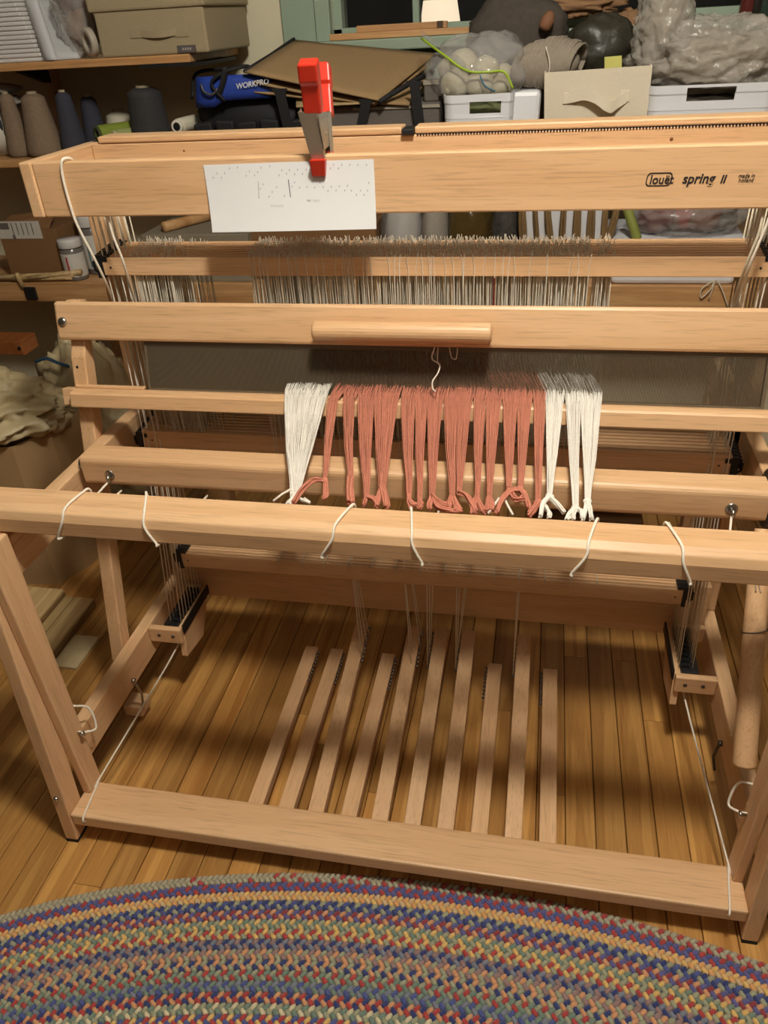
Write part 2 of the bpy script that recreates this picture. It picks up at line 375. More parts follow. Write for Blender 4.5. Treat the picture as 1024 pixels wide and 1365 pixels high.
def side(M, s):
    x0, x1 = xb(M, -.016, .0125); H = .732
    o = part('leg', MB().hexa([(x0, -.006, .008), (x1, -.006, .008), (x1, .040, .008), (x0, .040, .008)],
                              [(x0, -.006 + .062 * H, H), (x1, -.006 + .062 * H, H), (x1, .046 + .062 * H, H), (x0, .046 + .062 * H, H)]), WZ)
    mk('rubber_foot', MB().box(x0 + .001, x1 - .001, -.006, .04, 0, .009), RUBBER, o)
    # bolt head on the leg front
    bx = M(-.004) if s == 0 else M(-.018)
    if s == 0: mk('bolt', MB().lathe([(.006, -.002), (.0055, .003), (.003, .005), (.0005, .0055)], (M(-.003), .001, .135), (0, -1, 0), 16), METAL, o, smooth=True)
    else: mk('knob', MB().lathe([(.006, -.004), (.012, .002), (.012, .012), (.009, .018), (.001, .019)], (M(-.016), .02, .145), (1, -.3, 0), 16), DARKMETAL, o, smooth=True)
    x0, x1 = xb(M, .013, .032)
    o2 = part('inner_leg', MB().hexa([(x0, .056, .0865), (x1, .056, .0865), (x1, .1, .0865), (x0, .1, .0865)],
                                [(x0, .04, H), (x1, .04, H), (x1, .1, H), (x0, .1, H)]), WZ)
    x0, x1 = xb(M, -.008, .022)
    part('upper_rail', MB().box(x0, x1, .1, 1.0, .634, .713), WY)
    part('lower_rail', MB().box(x0, x1, .1, 1.0, .145, .228), WY)
    part('castle_post', MB().box(x0, x1, .655, .745, .2285, 1.163), WZ)
    part('rear_leg', MB().box(x0, x1, 1.0, 1.045, .0, .76), WZ)
    # bearing block for the cloth beam
    part('bearing_block', MB().box(*xb(M, .0225, .052), .405, .435, .66, .722), WY)
    # pulley box on the lower rail
    part('pulley_block', MB().box(*xb(M, .0225, .107), .42, .436, .188, .231), WX)
    part('pulley_panel', MB().hexa([(M(.094), .424, .145), (M(.109), .424, .145), (M(.109), .52, .128), (M(.094), .52, .128)],
                                   [(M(.094), .437, .226), (M(.109), .437, .226), (M(.109), .60, .226), (M(.094), .60, .226)]), WY, bevel=.0015)
    part('pulley_block', MB().box(*xb(M, .0225, .094), .585, .60, .188, .231), WX)
    pu = MB().box(*xb(M, .058, .0935), .437, .584, .208, .232)
    pu.box(*xb(M, .1095, .1135), .430, .590, .214, .240)
    ps = part('pulley_strip', pu, BLACK, bevel=.001)
    sc_m = MB()
    for (x, z) in ((.05, .212), (.086, .211)):
        sc_m.lathe([(.0045, -.001), (.004, .0015), (.001, .002)], (M(x), .42, z), (0, -1, 0), 12)
    mk('screw', sc_m, DARKMETAL, loom, smooth=True)
    wheels = MB()
    for k in range(8):
        y = .452 + k * .0168
        wheels.lathe([(.004, -.002), (.011, -.0015), (.011, .0015), (.004, .002)], (M(.084), y, .229), (0, 1, 0), 12)
    mk('pulley_wheels', wheels, BLACK, loom)
    for k in range(8):
        y = .452 + k * .0168
        for x in (.070, .098):
            xt = x - .006 + (.004 if k % 2 else 0)
            part('shaft_cord', MB().tube([(M(x), y, .232), (M(xt), .545 + .0115 * k, .70), (M(xt), .560 + .0115 * k, 1.0), (M(xt - .004), .560 + .0115 * k, 1.17)], .0014, 5), CORD if k < 3 else GREYCORD, bevel=0, smooth=True)
    # beater link hook on lower rail
    hk = MB().tube([(M(.026), .31, .165), (M(.027), .322, .11), (M(.016), .328, .062)], .003, 6)
    hk.lathe([(.006, 0), (.006, .006), (.002, .008)], (M(.022), .31, .165), (M(1) - M(0), 0, 0), 12)
    part('link_rod', hk, METAL if s == 0 else DARKMETAL, bevel=0, smooth=True)
    if s == 0: part('link_foot', MB().box(-.035, .012, .32, .37, .028, .06), WX)
    # cord over the foot beam end to the pulleys
    part('frame_cord', MB().tube(curve_pts([(M(.047), -.003, .074), (M(.046), .0, .0885), (M(.034), .088, .0885), (M(.035), .092, .093), (M(.078), .44, .16), (M(.08), .45, .205)], 5), .0021, 6), CORD, bevel=0, smooth=True)
    # cord tail and pin at the inner leg
    part('side_cord', MB().tube(curve_pts([(M(.03), .085, .245), (M(.045), .09, .242), (M(.056), .11, .235), (M(.046), .12, .28), (M(.028), .10, .305)], 6), .0024, 6), CORD, bevel=0, smooth=True)
    part('pin', MB().lathe([(.003, 0), (.003, .008), (.006, .009), (.006, .013), (.001, .014)], (M(.032), .083, .244), (M(1) - M(0), 0, 0), 12), METAL, bevel=0, smooth=True)
both(side)

part('foot_beam', MB().box(.0127, mxx(.0127), .0005, .0875, .053, .0862), WX, bevel=.004)
# breast beam: flat top, rounded front
bbp = [(.098, .734), (.095, .738), (.0935, .764), (.099, .778), (.112, .785), (.160, .785), (.168, .780), (.168, .734)]
bb = part('breast_beam', MB().prism(bbp, 0, -.035, mxx(-.035)), WX, bevel=.002)
# cloth beam with rounded edges
cy, cz, hw = .363, .720, .031
cbp = []
for (sx, sz, a0) in ((1, -1, -90), (1, 1, 0), (-1, 1, 90), (-1, -1, 180)):
    for k in range(5):
        a = math.radians(a0 + 22.5 * k); rr = .012
        cbp.append((cy + sx * (hw - rr) + rr * math.cos(a), cz + sz * (hw - rr) + rr * math.sin(a)))
cb = part('cloth_beam', MB().prism(cbp, 0, .042, mxx(.042)), WX, bevel=0)
part('beam_axle', MB().lathe([(.012, 0), (.012, 1.302)], (.0225, cy, cz), (1, 0, 0), 16), METAL, bevel=0, smooth=True)
for x in (.1, mxx(.1)):
    hk = MB().lathe([(.010, 0), (.0102, .0012), (.007, .0015), (.006, .0004)], (x, cy - hw - .0005, cz - .004), (0, -1, 0), 18)
    hk.tube([(x, cy - hw, cz - .006), (x + .001, cy - hw - .012, cz - .004), (x + .002, cy - hw - .014, cz - .012), (x, cy - hw - .006, cz - .016)], .003, 7)
    part('eye_hook', hk, METAL, bevel=0, smooth=True)
    sg = -1 if x < XM else -1
    part('apron_cord', MB().tube(curve_pts([(x, cy - hw - .01, cz - .014), (x - .012, .26, .695), (x - .02, .20, .69)], 5), .0022, 6), CORD, bevel=0, smooth=True)
# ratchet wheel, pawl bracket and lever
rt = MB(); prof = []
for k in range(72):
    a = 2 * math.pi * k / 72; r = .052 if k % 2 else .047
    prof.append((cy + r * math.cos(a), cz + r * math.sin(a)))
rt.prism(prof, 0, mxx(.0405), mxx(.034))
part('ratchet_wheel', rt, DARKMETAL, bevel=0)
lv = Vector((1.302, .118, .330)); lt = Vector((1.302, .325, .683)); dv = (lt - lv).normalized()
part('lever_handle', MB().lathe([(.012, -.001), (.0188, .0), (.0195, .004), (.0185, .25), (.0165, .38), (.012, .40), (.012, (lt - lv).length)], lv, dv, 24), WZ, bevel=0, smooth=True)
part('lever_wire', MB().tube([lv + dv * .235 + Vector((.02 * math.cos(t), .02 * math.sin(t) * .86, -.02 * math.sin(t) * .5 + .006 * math.cos(t))) for t in [k * .5 for k in range(14)]], .0012, 5), DARKMETAL, bevel=0, smooth=True)
part('loose_thread', MB().tube(curve_pts([(mxx(.08), .2, .735), (mxx(.082), .20, .70), (mxx(.075), .21, .66), (mxx(.07), .21, .635)], 5), .0012, 5)
     .tube(curve_pts([(mxx(.08), .205, .69), (mxx(.068), .21, .65), (mxx(.062), .21, .635)], 5), .0011, 5), CORD, bevel=0, smooth=True)

# apron cords over the breast beam
def bbcord(xt, xf, xb_):
    pts = [(xt, .174, .760), (xt, .1705, .784), (xt + (xf - xt) * .3, .155, .7875), (xf, .108, .786), (xf + (xb_ - xf) * .15, .093, .768), (xb_, .0915, .738), (xb_ + .001, .10, .7305), (xb_ + .004, .2, .715), (xb_, .30, .70)]
    return part('apron_cord', MB().tube(curve_pts(pts, 6), .0023, 7), CORD, bevel=0, smooth=True)
for a, b_, c in [((112, 657), (82, 683), (78, 712)), ((190, 660), (186, 692), (208, 722)), ((470, 677), (445, 705), (430, 738)), ((546, 681), (549, 708), (562, 743)), ((798, 695), (785, 718), (763, 760)), ((888, 700), (908, 722), (920, 772))]:
    bbcord(WZP(*a, .787).x, WZP(*b_, .785).x, W(*c, .093).x)
rod = part('tie_rod', MB().tube([(.18, .216, .732), (1.17, .216, .732)], .005, 10), WX, bevel=0, smooth=True)

# rear frame
part('rear_stretcher', MB().box(.0225, mxx(.0225), .607, .629, .19, .335), WX)
part('back_beam', MB().box(-.02, mxx(-.02), 1.0, 1.07, .761, .81), WX, bevel=.006)
part('warp_beam', MB().prism([(.93 + .045 * math.cos(k * math.pi / 4 + .39), .52 + .045 * math.sin(k * math.pi / 4 + .39)) for k in range(8)], 0, .023, mxx(.023)), WX, bevel=.003)

# castle
cf = part('castle_front_board', MB().box(.002, mxx(.002), .5, .521, 1.163, 1.257), WX)
for s in (0, 1):
    M = (lambda x: x) if s == 0 else mxx
    part('castle_end_board', MB().box(*xb(M, -.0225, .0015), .497, .748, 1.1632, 1.2575), WY)
part('castle_back_board', MB().box(.002, mxx(.002), .715, .736, 1.163, 1.257), WX)
part('castle_floor_board', MB().box(.1, mxx(.1), .655, .7145, 1.17, 1.186), WX)
s1 = W(131, 190, .714); s2 = W(536, 180, .714); s3 = W(553, 180, .714)
part('castle_slat', MB().box(s1.x, s2.x, .713, .765, 1.2577, 1.270), WX)
part('castle_slat', MB().box(s3.x, mxx(s1.x), .713, .765, 1.2577, 1.270), WX)
part('slat_joiner', MB().box(s2.x + .0005, s3.x - .0005, .705, .76, 1.2573, 1.2665), BLACK, bevel=.001)
tm = MB(); x = s3.x + .004
while x < mxx(s1.x) - .01:
    tm.box(x, x + .0032, .7125, .7155, 1.2555, 1.2577); x += .0055
stuff(part('tooth_strip', tm, BLACK, bevel=0))
# knots in the wood
part('wood_knot', MB().lathe([(.0035, -.0004), (.003, .0004), (.0005, .0006)], (1.12, .715, 1.236), (0, -1, 0), 10), plain('knot_brown', rgb(110, 66, 34), .6), bevel=0)
part('wood_knot', MB().lathe([(.0025, -.0004), (.002, .0004), (.0005, .0006)], (.20, .715, 1.24), (0, -1, 0), 10), plain('knot_brown', rgb(110, 66, 34), .6), bevel=0)
# maker's marks
def mark(px, py): return W(px, py, .4994)
p0 = mark(863, 246.5)
text_mesh('louët', .0185, INK, 'maker_lettering', loom, (p0.x + .0025, .4996, p0.z + .0015), (1, 0, 0), (0, 0, 1), bold=.0003, shear=.12, width=.0365)
a = mark(859.5, 248.5); b_ = mark(896, 229.5)
fr = MB(); t = .0016
fx0, fx1, fz0, fz1 = a.x, b_.x, a.z, b_.z
def rr_loop(x0, x1, z0, z1, r, n=5):
    out = []
    for (cx, cz_, a0) in ((x1 - r, z0 + r, -90), (x1 - r, z1 - r, 0), (x0 + r, z1 - r, 90), (x0 + r, z0 + r, 180)):
        for k in range(n):
            an = math.radians(a0 + 90 * k / (n - 1)); out.append((cx + r * math.cos(an), cz_ + r * math.sin(an)))
    return out
lo_ = rr_loop(fx0, fx1, fz0, fz1, .006); li_ = rr_loop(fx0 + t, fx1 - t, fz0 + t, fz1 - t, .005); nl = len(lo_)
sh = lambda p: (p[0] + (p[1] - fz0) * .12, .4993, p[1])
fr.add([sh(p) for p in lo_] + [sh(p) for p in li_], [(i, (i + 1) % nl, nl + (i + 1) % nl, nl + i) for i in range(nl)])
mk('maker_frame', fr, INK, loom)
p0 = mark(909, 244.5)
text_mesh('spring', .0205, INK, 'model_lettering', loom, (p0.x, .4996, p0.z), (1, 0, 0), (0, 0, 1), bold=.0004, shear=.2, width=.0490)
p0 = mark(959.5, 244); text_mesh('II', .0165, INK, 'model_lettering', loom, (p0.x, .4996, p0.z), (1, 0, 0), (0, 0, 1), bold=.0004, shear=.2, width=.0095)
p0 = mark(984, 237); text_mesh('made in', .0088, INK, 'origin_lettering', loom, (p0.x, .4996, p0.z), (1, 0, 0), (0, 0, 1), shear=.2, width=.0240)
p0 = mark(984, 242.8); text_mesh('holland', .0088, INK, 'origin_lettering', loom, (p0.x, .4996, p0.z), (1, 0, 0), (0, 0, 1), shear=.2, width=.0225)

# castle cords
def ccord(pts, r=.0026, m=CORD): return part('castle_cord', MB().tube(curve_pts(pts, 8), r, 7), m, bevel=0, smooth=True)
ccord([W(100, 216, .53), W(92, 211, .51), W(83, 214, .497), W(83, 232, .496), W(92, 268, .497), W(103, 300, .5), W(125, 343, .512), W(139, 372, .53), W(149, 396, .566), W(158, 418, .58), W(170, 455, .58)])
ccord([W(143, 282, .51), W(150, 312, .51), W(163, 345, .515), W(170, 368, .53), W(179, 396, .566), W(186, 420, .58), W(196, 455, .58)], .0024)
ccord([W(1034, 262, .51), W(1022, 300, .51), W(1003, 345, .515), W(995, 368, .53), W(984, 398, .566), W(977, 425, .58)], .0024)
ccord([W(1020, 270, .515), W(1012, 310, .51), W(998, 345, .515), W(990, 368, .53), W(979, 398, .566), W(972, 425, .58)], .0024, GREYCORD)

# shafts with heddles, lamms
NS = 8
HX0, HX1 = .359, .992
for i in range(NS):
    y = .556 + i * .0118
    dz = -.0055 + .0012 * i
    m = MB().box(.062, mxx(.062), y - .0045, y + .0045, 1.047 + dz, 1.081 + dz)
    m.box(.056, mxx(.056), y - .0045, y + .0045, .663 + dz, .704 + dz)
    sh_ = part('shaft', m, WX, bevel=.0015)
    for M in ((lambda x: x), mxx):
        for zz in (1.064 + dz, .678 + dz):
            q = .062 if zz > .9 else .056; em = MB()
            em.box(*xb(M, q - .014, q - .0002), y - .0055, y + .0055, zz - .022, zz + .022)
            em.tube([(M(q - .014), y, zz - .012), (M(q - .021), y, zz - .008), (M(q - .021), y, zz + .008), (M(q - .014), y, zz + .012)], .003, 5)
            em.box(*xb(M, q - .0005, q + .012), y - .0056, y + .0056, zz + .010, zz + .0195)
            mk('end_holder', em, BLACK, sh_)
    if i == 0:
        sm = MB()
        for x in (.078, mxx(.078)):
            for zz in (1.057, .676): sm.lathe([(.0025, -.001), (.002, .0006), (.0004, .0008)], (x, y - .0045, zz), (0, -1, 0), 10)
        mk('pin_hole', sm, BLACK, sh_)
    hm = MB()
    nh = 128
    yy0 = y - .0062
    def heddle(x, front, up, r=.00085):
        xb_ = x + R(-.006, .006); xm_ = x + R(-.003, .003)
        lean = R(-.012, .012)
        ys = y - .0058 if front else y + .0058
        hm.tube([(x + lean * .4, ys + R(-.001, .001), 1.083 + dz + up), (x, ys, 1.062 + dz), (xm_, y + R(-.003, .003), .90), (xb_, ys, .68 + dz), (xb_ + R(-.004, .004), ys + R(-.001, .001), .652 + dz - R(.0, .018))], r, 3, cap=False)
    for k in range(nh):
        x = HX0 + (HX1 - HX0) * (k + R(.0, 1.0)) / nh
        heddle(x, R(0, 1) < (.35 if i == 0 else .5), R(.001, .006))
        if i: hm.tube([(x, y - .0058, 1.078 + dz), (x + R(-.006, .006), y - .006, 1.086 + dz + R(0, .008))], .0009, 3, cap=False)
    for k in range(30):
        x = R(.115, .20) if R(0, 1) < .75 else R(.1, .26)
        heddle(x, False, R(.001, .01))
    for k in range(7):
        heddle(R(1.0, 1.03), False, R(.001, .01))
    stuff(mk('heddles', hm, HEDD, sh_, smooth=True))
# one dark red heddle marker pair
part('marker_thread', MB().tube([(.826, .5475, 1.04), (.826, .549, .985)], .0020, 4), plain('maroon_thread', rgb(96, 18, 22), .8), bevel=0)
for i in range(NS):
    y = .514 + i * .0112
    lm = part('lamm', MB().box(.105, mxx(.105), y - .004, y + .004, .357, .396), WX, bevel=.0015)
    for M in ((lambda x: x), mxx):
        em = MB(); em.box(*xb(M, .092, .1048), y - .005, y + .005, .352, .404)
        em.box(*xb(M, .1045, .118), y - .0048, y + .0048, .3965, .404)
        em.tube([(M(.092), y, .366), (M(.085), y, .370), (M(.085), y, .388), (M(.092), y, .392)], .003, 5)
        mk('end_holder', em, BLACK, lm)
    if i == 0:
        sm = MB()
        for x in (.12, mxx(.12)): sm.lathe([(.0025, -.001), (.002, .0006), (.0004, .0008)], (x, y - .004, .376), (0, -1, 0), 10)
        mk('pin_hole', sm, BLACK, lm)
        cm = MB()
        for k in range(14):
            x = .35 + k * .055
            cm.tube([(x, y - .005, .385), (x, y - .006, .40), (x + .001, y + .09, .401)], .0012, 4)
        mk('lamm_loops', cm, GREYCORD, lm)

# treadles
TIED = {2: 4, 4: 4, 5: 3, 6: 4, 8: 2}
for i in range(10):
    x = .377 + .0678 * i; hw_ = .0172
    tied = i in TIED
    ye = .603 if tied else .578
    zf, ze = .079, (.150 if tied else .070)
    th = .022
    o = part('treadle', MB().hexa([(x - hw_, .03, .024), (x + hw_, .03, .024), (x + hw_, ye, ze - th), (x - hw_, ye, ze - th)],
                                  [(x - hw_, .03, .05), (x + hw_, .03, .05), (x + hw_, ye, ze), (x - hw_, ye, ze)]), WY, bevel=.002)
    # row of tie-up pegs along the treadle's flank
    sd = 1 if i < 4 else -1
    if i in (4,): sd = 1
    pm = MB()
    for k in range(9):
        t = .80 + .022 * k
        y = .03 + (ye - .03) * t; zz = .05 + (ze - .05) * t - .008
        pm.lathe([(.003, 0), (.0035, .004), (.002, .007), (.0005, .0075)], (x + sd * hw_, y, zz), (sd, 0, .35), 6)
    mk('tie_pegs', pm, DARKMETAL, o)
    if tied:
        for k in range(TIED[i]):
            t = .80 + .05 * k
            y = .03 + (ye - .03) * t; zz = .05 + (ze - .05) * t - .008
            xs = x + (-1 if i != 4 else 1) * (hw_ + .004) if i != 2 else x + hw_ + .004
            if i == 4: xs = x + hw_ * (.2 if k < 2 else 1) + .004
            xt = xs - .012 - .004 * k if i in (2, 4) else xs + .004 * k + (.008 if i == 6 and k > 1 else 0)
            mk('tie_cord', MB().tube([(xs, y, zz), (xt, .515 + .0112 * (k * 2), .358), (xt, .515 + .0112 * (k * 2), .40)], .0013, 5), CORD, o, smooth=True)
part('treadle_rod', MB().tube([(.33, .036, .038), (1.04, .036, .038)], .004, 8), METAL, bevel=0, smooth=True)
part('treadle_bracket', MB().box(.335, .352, .02, .055, .0275, .0525), WX, bevel=.001)
part('treadle_bracket', MB().box(1.012, 1.029, .02, .055, .0275, .0525), WX, bevel=.001)

# beater (leans back)
U = Vector((0, .243, .970)); N = Vector((0, -.970, .243)); Q0 = Vector((0, .374, .315))
def B(x, s, v): return Vector((x, 0, 0)) + Q0 + U * s + N * v
def bbox_(x0, x1, s0, s1, v0, v1, mb=None): return (mb or MB()).box(x0, x1, s0, s1, v0, v1, T=lambda p: B(p.x, p.y, p.z))
def on_beater(px, py, v):
    d = ROT @ Vector((px - 512, 682.5 - py, -1028.0)); q = Q0 + N * v
    P = CAM + d * ((q - CAM).dot(N) / d.dot(N)); return P.x, (P - Q0).dot(U)
for s in (0, 1):
    M = (lambda x: x) if s == 0 else mxx
    m = MB(); a, b_ = xb(M, -.041, -.0085)
    prof = [(-.13, 0), (.585, 0), (.615, -.0075), (.70, -.0075), (.70, -.036), (-.13, -.036)]
    vs = [B(a, *p) for p in prof] + [B(b_, *p) for p in prof]; n_ = len(prof)
    m.add(vs, [tuple(range(n_)), tuple(range(2 * n_ - 1, n_ - 1, -1))] + [((i + 1) % n_, i, n_ + i, n_ + (i + 1) % n_) for i in range(n_)])
    sw = part('beater_sword', m, WZ)
    mk('peg_hole', MB().lathe([(.0035, -.0005), (.003, .0004), (.0005, .0005)], B((a + b_) / 2 - .004, .565, 0), N, 10), BLACK, sw)
cap = part('beater_cap', bbox_(-.058, mxx(-.058), .6215, .6975, -.007, .010), WX, bevel=.006)
for x in (-.041, mxx(-.041)):
    mk('bolt', MB().lathe([(.0095, -.001), (.009, .003), (.006, .005), (.003, .0055), (.0005, .0056)], B(x, .658, .010), N, 18), METAL, cap, smooth=True)
hd = MB(); p0 = B(.497, .652, .046); p1 = B(.828, .652, .046)
hd.lathe([(.014, 0), (.0178, .003), (.0185, .006), (.0185, .325), (.0178, .328), (.014, .331)], p0, (1, 0, 0), 22)
for x in (.53, .79): hd.lathe([(.009, -.002), (.009, .03)], B(x, .648, .0095), N, 14)
mk('handle', hd, WX, cap, smooth=False, bevel=.001)
rc = MB(); prof = [(.487, .031), (.514, .032), (.518, .029), (.5225, .012), (.5225, -.002), (.505, -.012), (.487, -.012)]
vs = [B(-.035, *p) for p in prof] + [B(mxx(-.035), *p) for p in prof]; n_ = len(prof)
rc.add(vs, [tuple(range(n_)), tuple(range(2 * n_ - 1, n_ - 1, -1))] + [((i + 1) % n_, i, n_ + i, n_ + (i + 1) % n_) for i in range(n_)])
race = part('shuttle_race', rc, WX, bevel=.002)
for s in (0, 1):
    M = (lambda x: x) if s == 0 else mxx
    mk('race_end', bbox_(*xb(M, -.062, -.0352), .4875, .5225, -.0085, .014), WX, race, bevel=.002)
    if s == 0: mk('race_end', bbox_(-.035, .118, .5225, .5285, -.008, .006), WX, race, bevel=.0015)
# reed
RX0, RX1 = .127, 1.312
rm = bbox_(RX0, RX1, .5195, .5265, -.012, .0); bbox_(RX0, RX1, .613, .6225, -.0068, .0, rm)
bbox_(RX0, RX0 + .006, .5255, .615, -.0095, .0, rm); bbox_(RX1 - .006, RX1, .5255, .615, -.0095, .0, rm)
reed = part('reed', rm, REEDM, bevel=0)
dm = MB(); x = RX0 + .007; ND = 660; step = (RX1 - RX0 - .014) / ND
for k in range(ND):
    xx = RX0 + .007 + step * k
    vs = [B(xx, .526, -.001), B(xx, .526, -.0040), B(xx, .614, -.0040), B(xx, .614, -.001), B(xx + .0007, .526, -.001), B(xx + .0007, .526, -.0040), B(xx + .0007, .614, -.0040), B(xx + .0007, .614, -.001)]
    dm.add(vs, [(0, 1, 2, 3), (7, 6, 5, 4), (0, 3, 7, 4), (1, 5, 6, 2)])
stuff(mk('reed_dents', dm, REEDM, reed))

# ------------------------------------------------------------------ warp
warp = empty('warp', (.75, .45, .73), 'coral and white cotton warp bundles knotted in front of the reed', 'warp')
Z1 = lambda a, b: (330 + a / 3.793, 480 + b / 3.793)
Z2 = lambda a, b: (560 + a / 3.793, 480 + b / 3.793)
# (left at race, right at race, tie point, colour, reed exit shift, pinch fraction)
BUN = [(Z1(187, 240), Z1(400, 240), Z1(243, 690), 'w'), (Z1(408, 240), Z1(458, 240), Z1(393, 610), 'c'), (Z1(484, 250), Z1(545, 250), Z1(524, 640), 'c'),
       (Z1(556, 255), Z1(640, 255), Z1(607, 690), 'c'), (Z1(642, 255), Z1(760, 255), Z1(683, 660), 'c'), (Z1(776, 255), Z1(848, 255), Z1(818, 690), 'c'),
       (Z1(849, 255), Z1(908, 255), Z1(872, 730), 'c'), (Z2(36, 255), Z2(113, 255), Z2(63, 690), 'c'), (Z2(120, 255), Z2(186, 255), Z2(165, 680), 'c'),
       (Z2(187, 255), Z2(260, 255), Z2(200, 670), 'c'), (Z2(272, 260), Z2(332, 260), Z2(290, 690), 'c'), (Z2(333, 260), Z2(408, 260), Z2(352, 700), 'c'),
       (Z2(418, 260), Z2(488, 260), Z2(450, 650), 'c'), (Z2(490, 260), Z2(560, 260), Z2(508, 650), 'c'), (Z2(574, 262), Z2(630, 262), Z2(597, 720), 'c'),
       (Z2(635, 265), Z2(720, 265), Z2(655, 690), 'w'), (Z2(738, 265), Z2(810, 265), Z2(786, 750), 'w'), (Z2(812, 265), Z2(914, 265), Z2(846, 720), 'w')]
def tie_pt(p):
    # points on the slanting plane between the race front and the tie rod
    A_ = B(0, .517, .033); C_ = Vector((0, .212, .742)); e = C_ - A_; nn = Vector((1, 0, 0)).cross(e).normalized()
    d = ROT @ Vector((p[0] - 512, 682.5 - p[1], -1028.0))
    return CAM + d * ((A_ - CAM).dot(nn) / d.dot(nn))
knots = []
xs_all = [on_beater(b[0][0], b[0][1], .033)[0] for b in BUN] + [on_beater(BUN[-1][1][0], BUN[-1][1][1], .033)[0]]
for bi, (l, r, t, c) in enumerate(BUN):
    xl = on_beater(*l, .033)[0]; xr = on_beater(*r, .033)[0]; T = tie_pt(t); T.y -= .004; T.z += .002
    mat = WARPW if c == 'w' else WARPC
    n = max(10, int((xr - xl) / .00095)); m = MB()
    gw = .0045 + .00009 * n
    # exit positions in the reed spread out to close the gaps between bundles
    xl2 = xl - .003; xr2 = xr + .003
    for k in range(n):
        q = (k + .5) / n
        xr_ = xl + (xr - xl) * q + R(-.0006, .0006); xe = xl2 + (xr2 - xl2) * q + R(-.0008, .0008)
        if bi == 1: xe += .012
        xh = HX0 + (HX1 - HX0) * (xe - xs_all[0]) / (xs_all[-1] - xs_all[0])
        se = .543 + R(-.004, .005)
        tx = T.x + (q - .5) * gw + R(-.0015, .0015); off = R(-.004, .004)
        a = B(xr_, .5205 + R(0, .0012), .0325 + R(-.001, .0006)); z = Vector((tx, T.y + off, T.z + off * .6))
        pinch = .55 + .2 * abs(q - .5)
        m1 = a.lerp(z, .12); m1.x = a.x + (z.x - a.x) * .10
        m2 = a.lerp(z, .55); m2.x = a.x + (z.x - a.x) * (.50 + .03 * math.sin(k)) ; m2 += Vector((0, R(-.002, .002), R(-.004, .002)))
        m3 = a.lerp(z, .85); m3.x = a.x + (z.x - a.x) * .86
        h = Vector((xh + R(-.003, .003), R(.575, .64), .880 + R(-.012, .012)))
        m.tube([h, B(xe, se, -.004), B(xe * .6 + xr_ * .4, .5275 + (se - .5275) * .45, .018), a, m1, m2, m3, z], .0008 if c == 'c' else .00075, 3, cap=False)
    mk('warp_bundle', m, mat, warp, smooth=True)
    knots.append((T, mat, gw))
# knotted ends and tails
def tail(pts, r, mat, name='knotted_tail', flat=.7): return mk(name, MB().tube(curve_pts(pts, 7), r, 9, flat=flat), mat, warp, smooth=True)
FRONT = Vector((0, -.006, .004))
def tp(p, lift=0.0):
    q = tie_pt(p); return q + Vector((0, -.75, .66)) * (.004 + lift)
def strand(pts, w0, mat, jit=.0022, n=14):
    """a tail of many threads"""
    m = MB(); base = curve_pts(pts, 6)
    for k in range(n):
        o = Vector((R(-1, 1), R(-1, 1), R(-1, 1))) * w0 * .55; ph = R(0, 6)
        m.tube([p + o + Vector((math.sin(i * .5 + ph), math.cos(i * .4 + ph), math.sin(i * .3 + ph))) * jit * .25 for i, p in enumerate(base)], w0 * .30, 5)
    return mk('knotted_tail', m, mat, warp, smooth=True)
WS, CS = WARPW, WARPC
a = Z1; b = Z2
strand([tp(a(243, 680)), tp(a(232, 705)), tp(a(210, 725))], .006, WS)
strand([tp(a(247, 680)), tp(a(285, 712)), tp(a(318, 724))], .003, WS)
strand([tp(a(393, 600)), tp(a(400, 640), .003), tp(a(402, 690), .002), tp(a(388, 705))], .006, CS)
strand([tp(a(393, 615), .004), tp(a(350, 612), .008), tp(a(290, 655), .006), tp(a(240, 722))], .0065, CS)
strand([tp(a(524, 600)), tp(a(522, 660), .003), tp(a(526, 725))], .0095, CS)
strand([tp(a(607, 685)), tp(a(598, 705), .003), tp(a(590, 735))], .0055, CS)
strand([tp(a(607, 695), .003), tp(a(640, 705), .004), tp(a(660, 738))], .005, CS)
strand([tp(a(683, 640)), tp(a(670, 690), .003), tp(a(655, 740))], .0065, CS)
strand([tp(a(683, 640)), tp(a(700, 690), .003), tp(a(706, 745))], .0075, CS)
strand([tp(a(818, 680)), tp(a(822, 715), .003), tp(a(826, 748))], .006, CS)
strand([tp(a(822, 712), .004), tp(a(848, 735), .004), tp(a(868, 728))], .005, CS)
strand([tp(a(872, 720)), tp(a(880, 735), .003), tp(a(868, 750))], .006, CS)
for s_ in ([b(63, 690), b(100, 722), b(150, 735), b(165, 700)], [b(63, 695), b(52, 725), b(50, 755)], [b(70, 700), b(95, 745), b(150, 762), b(180, 765)],
           [b(165, 690), b(175, 725), b(205, 768)], [b(160, 690), b(152, 720), b(160, 755)], [b(200, 672), b(240, 690), b(270, 740), b(285, 770)],
           [b(290, 690), b(300, 730), b(322, 772)], [b(290, 695), b(275, 730), b(268, 772)], [b(352, 700), b(345, 730), b(338, 765)], [b(352, 700), b(365, 730), b(362, 765)],
           [b(510, 660), b(460, 668), b(415, 715), b(390, 775)], [b(500, 660), b(530, 690), b(552, 755)], [b(452, 650), b(480, 700), b(510, 705), b(525, 690)],
           [b(597, 730), b(575, 760), b(555, 785)]):
    strand([tp(q, .003 if 0 < i < len(s_) - 1 else 0) for i, q in enumerate(s_)], .0062, CS)
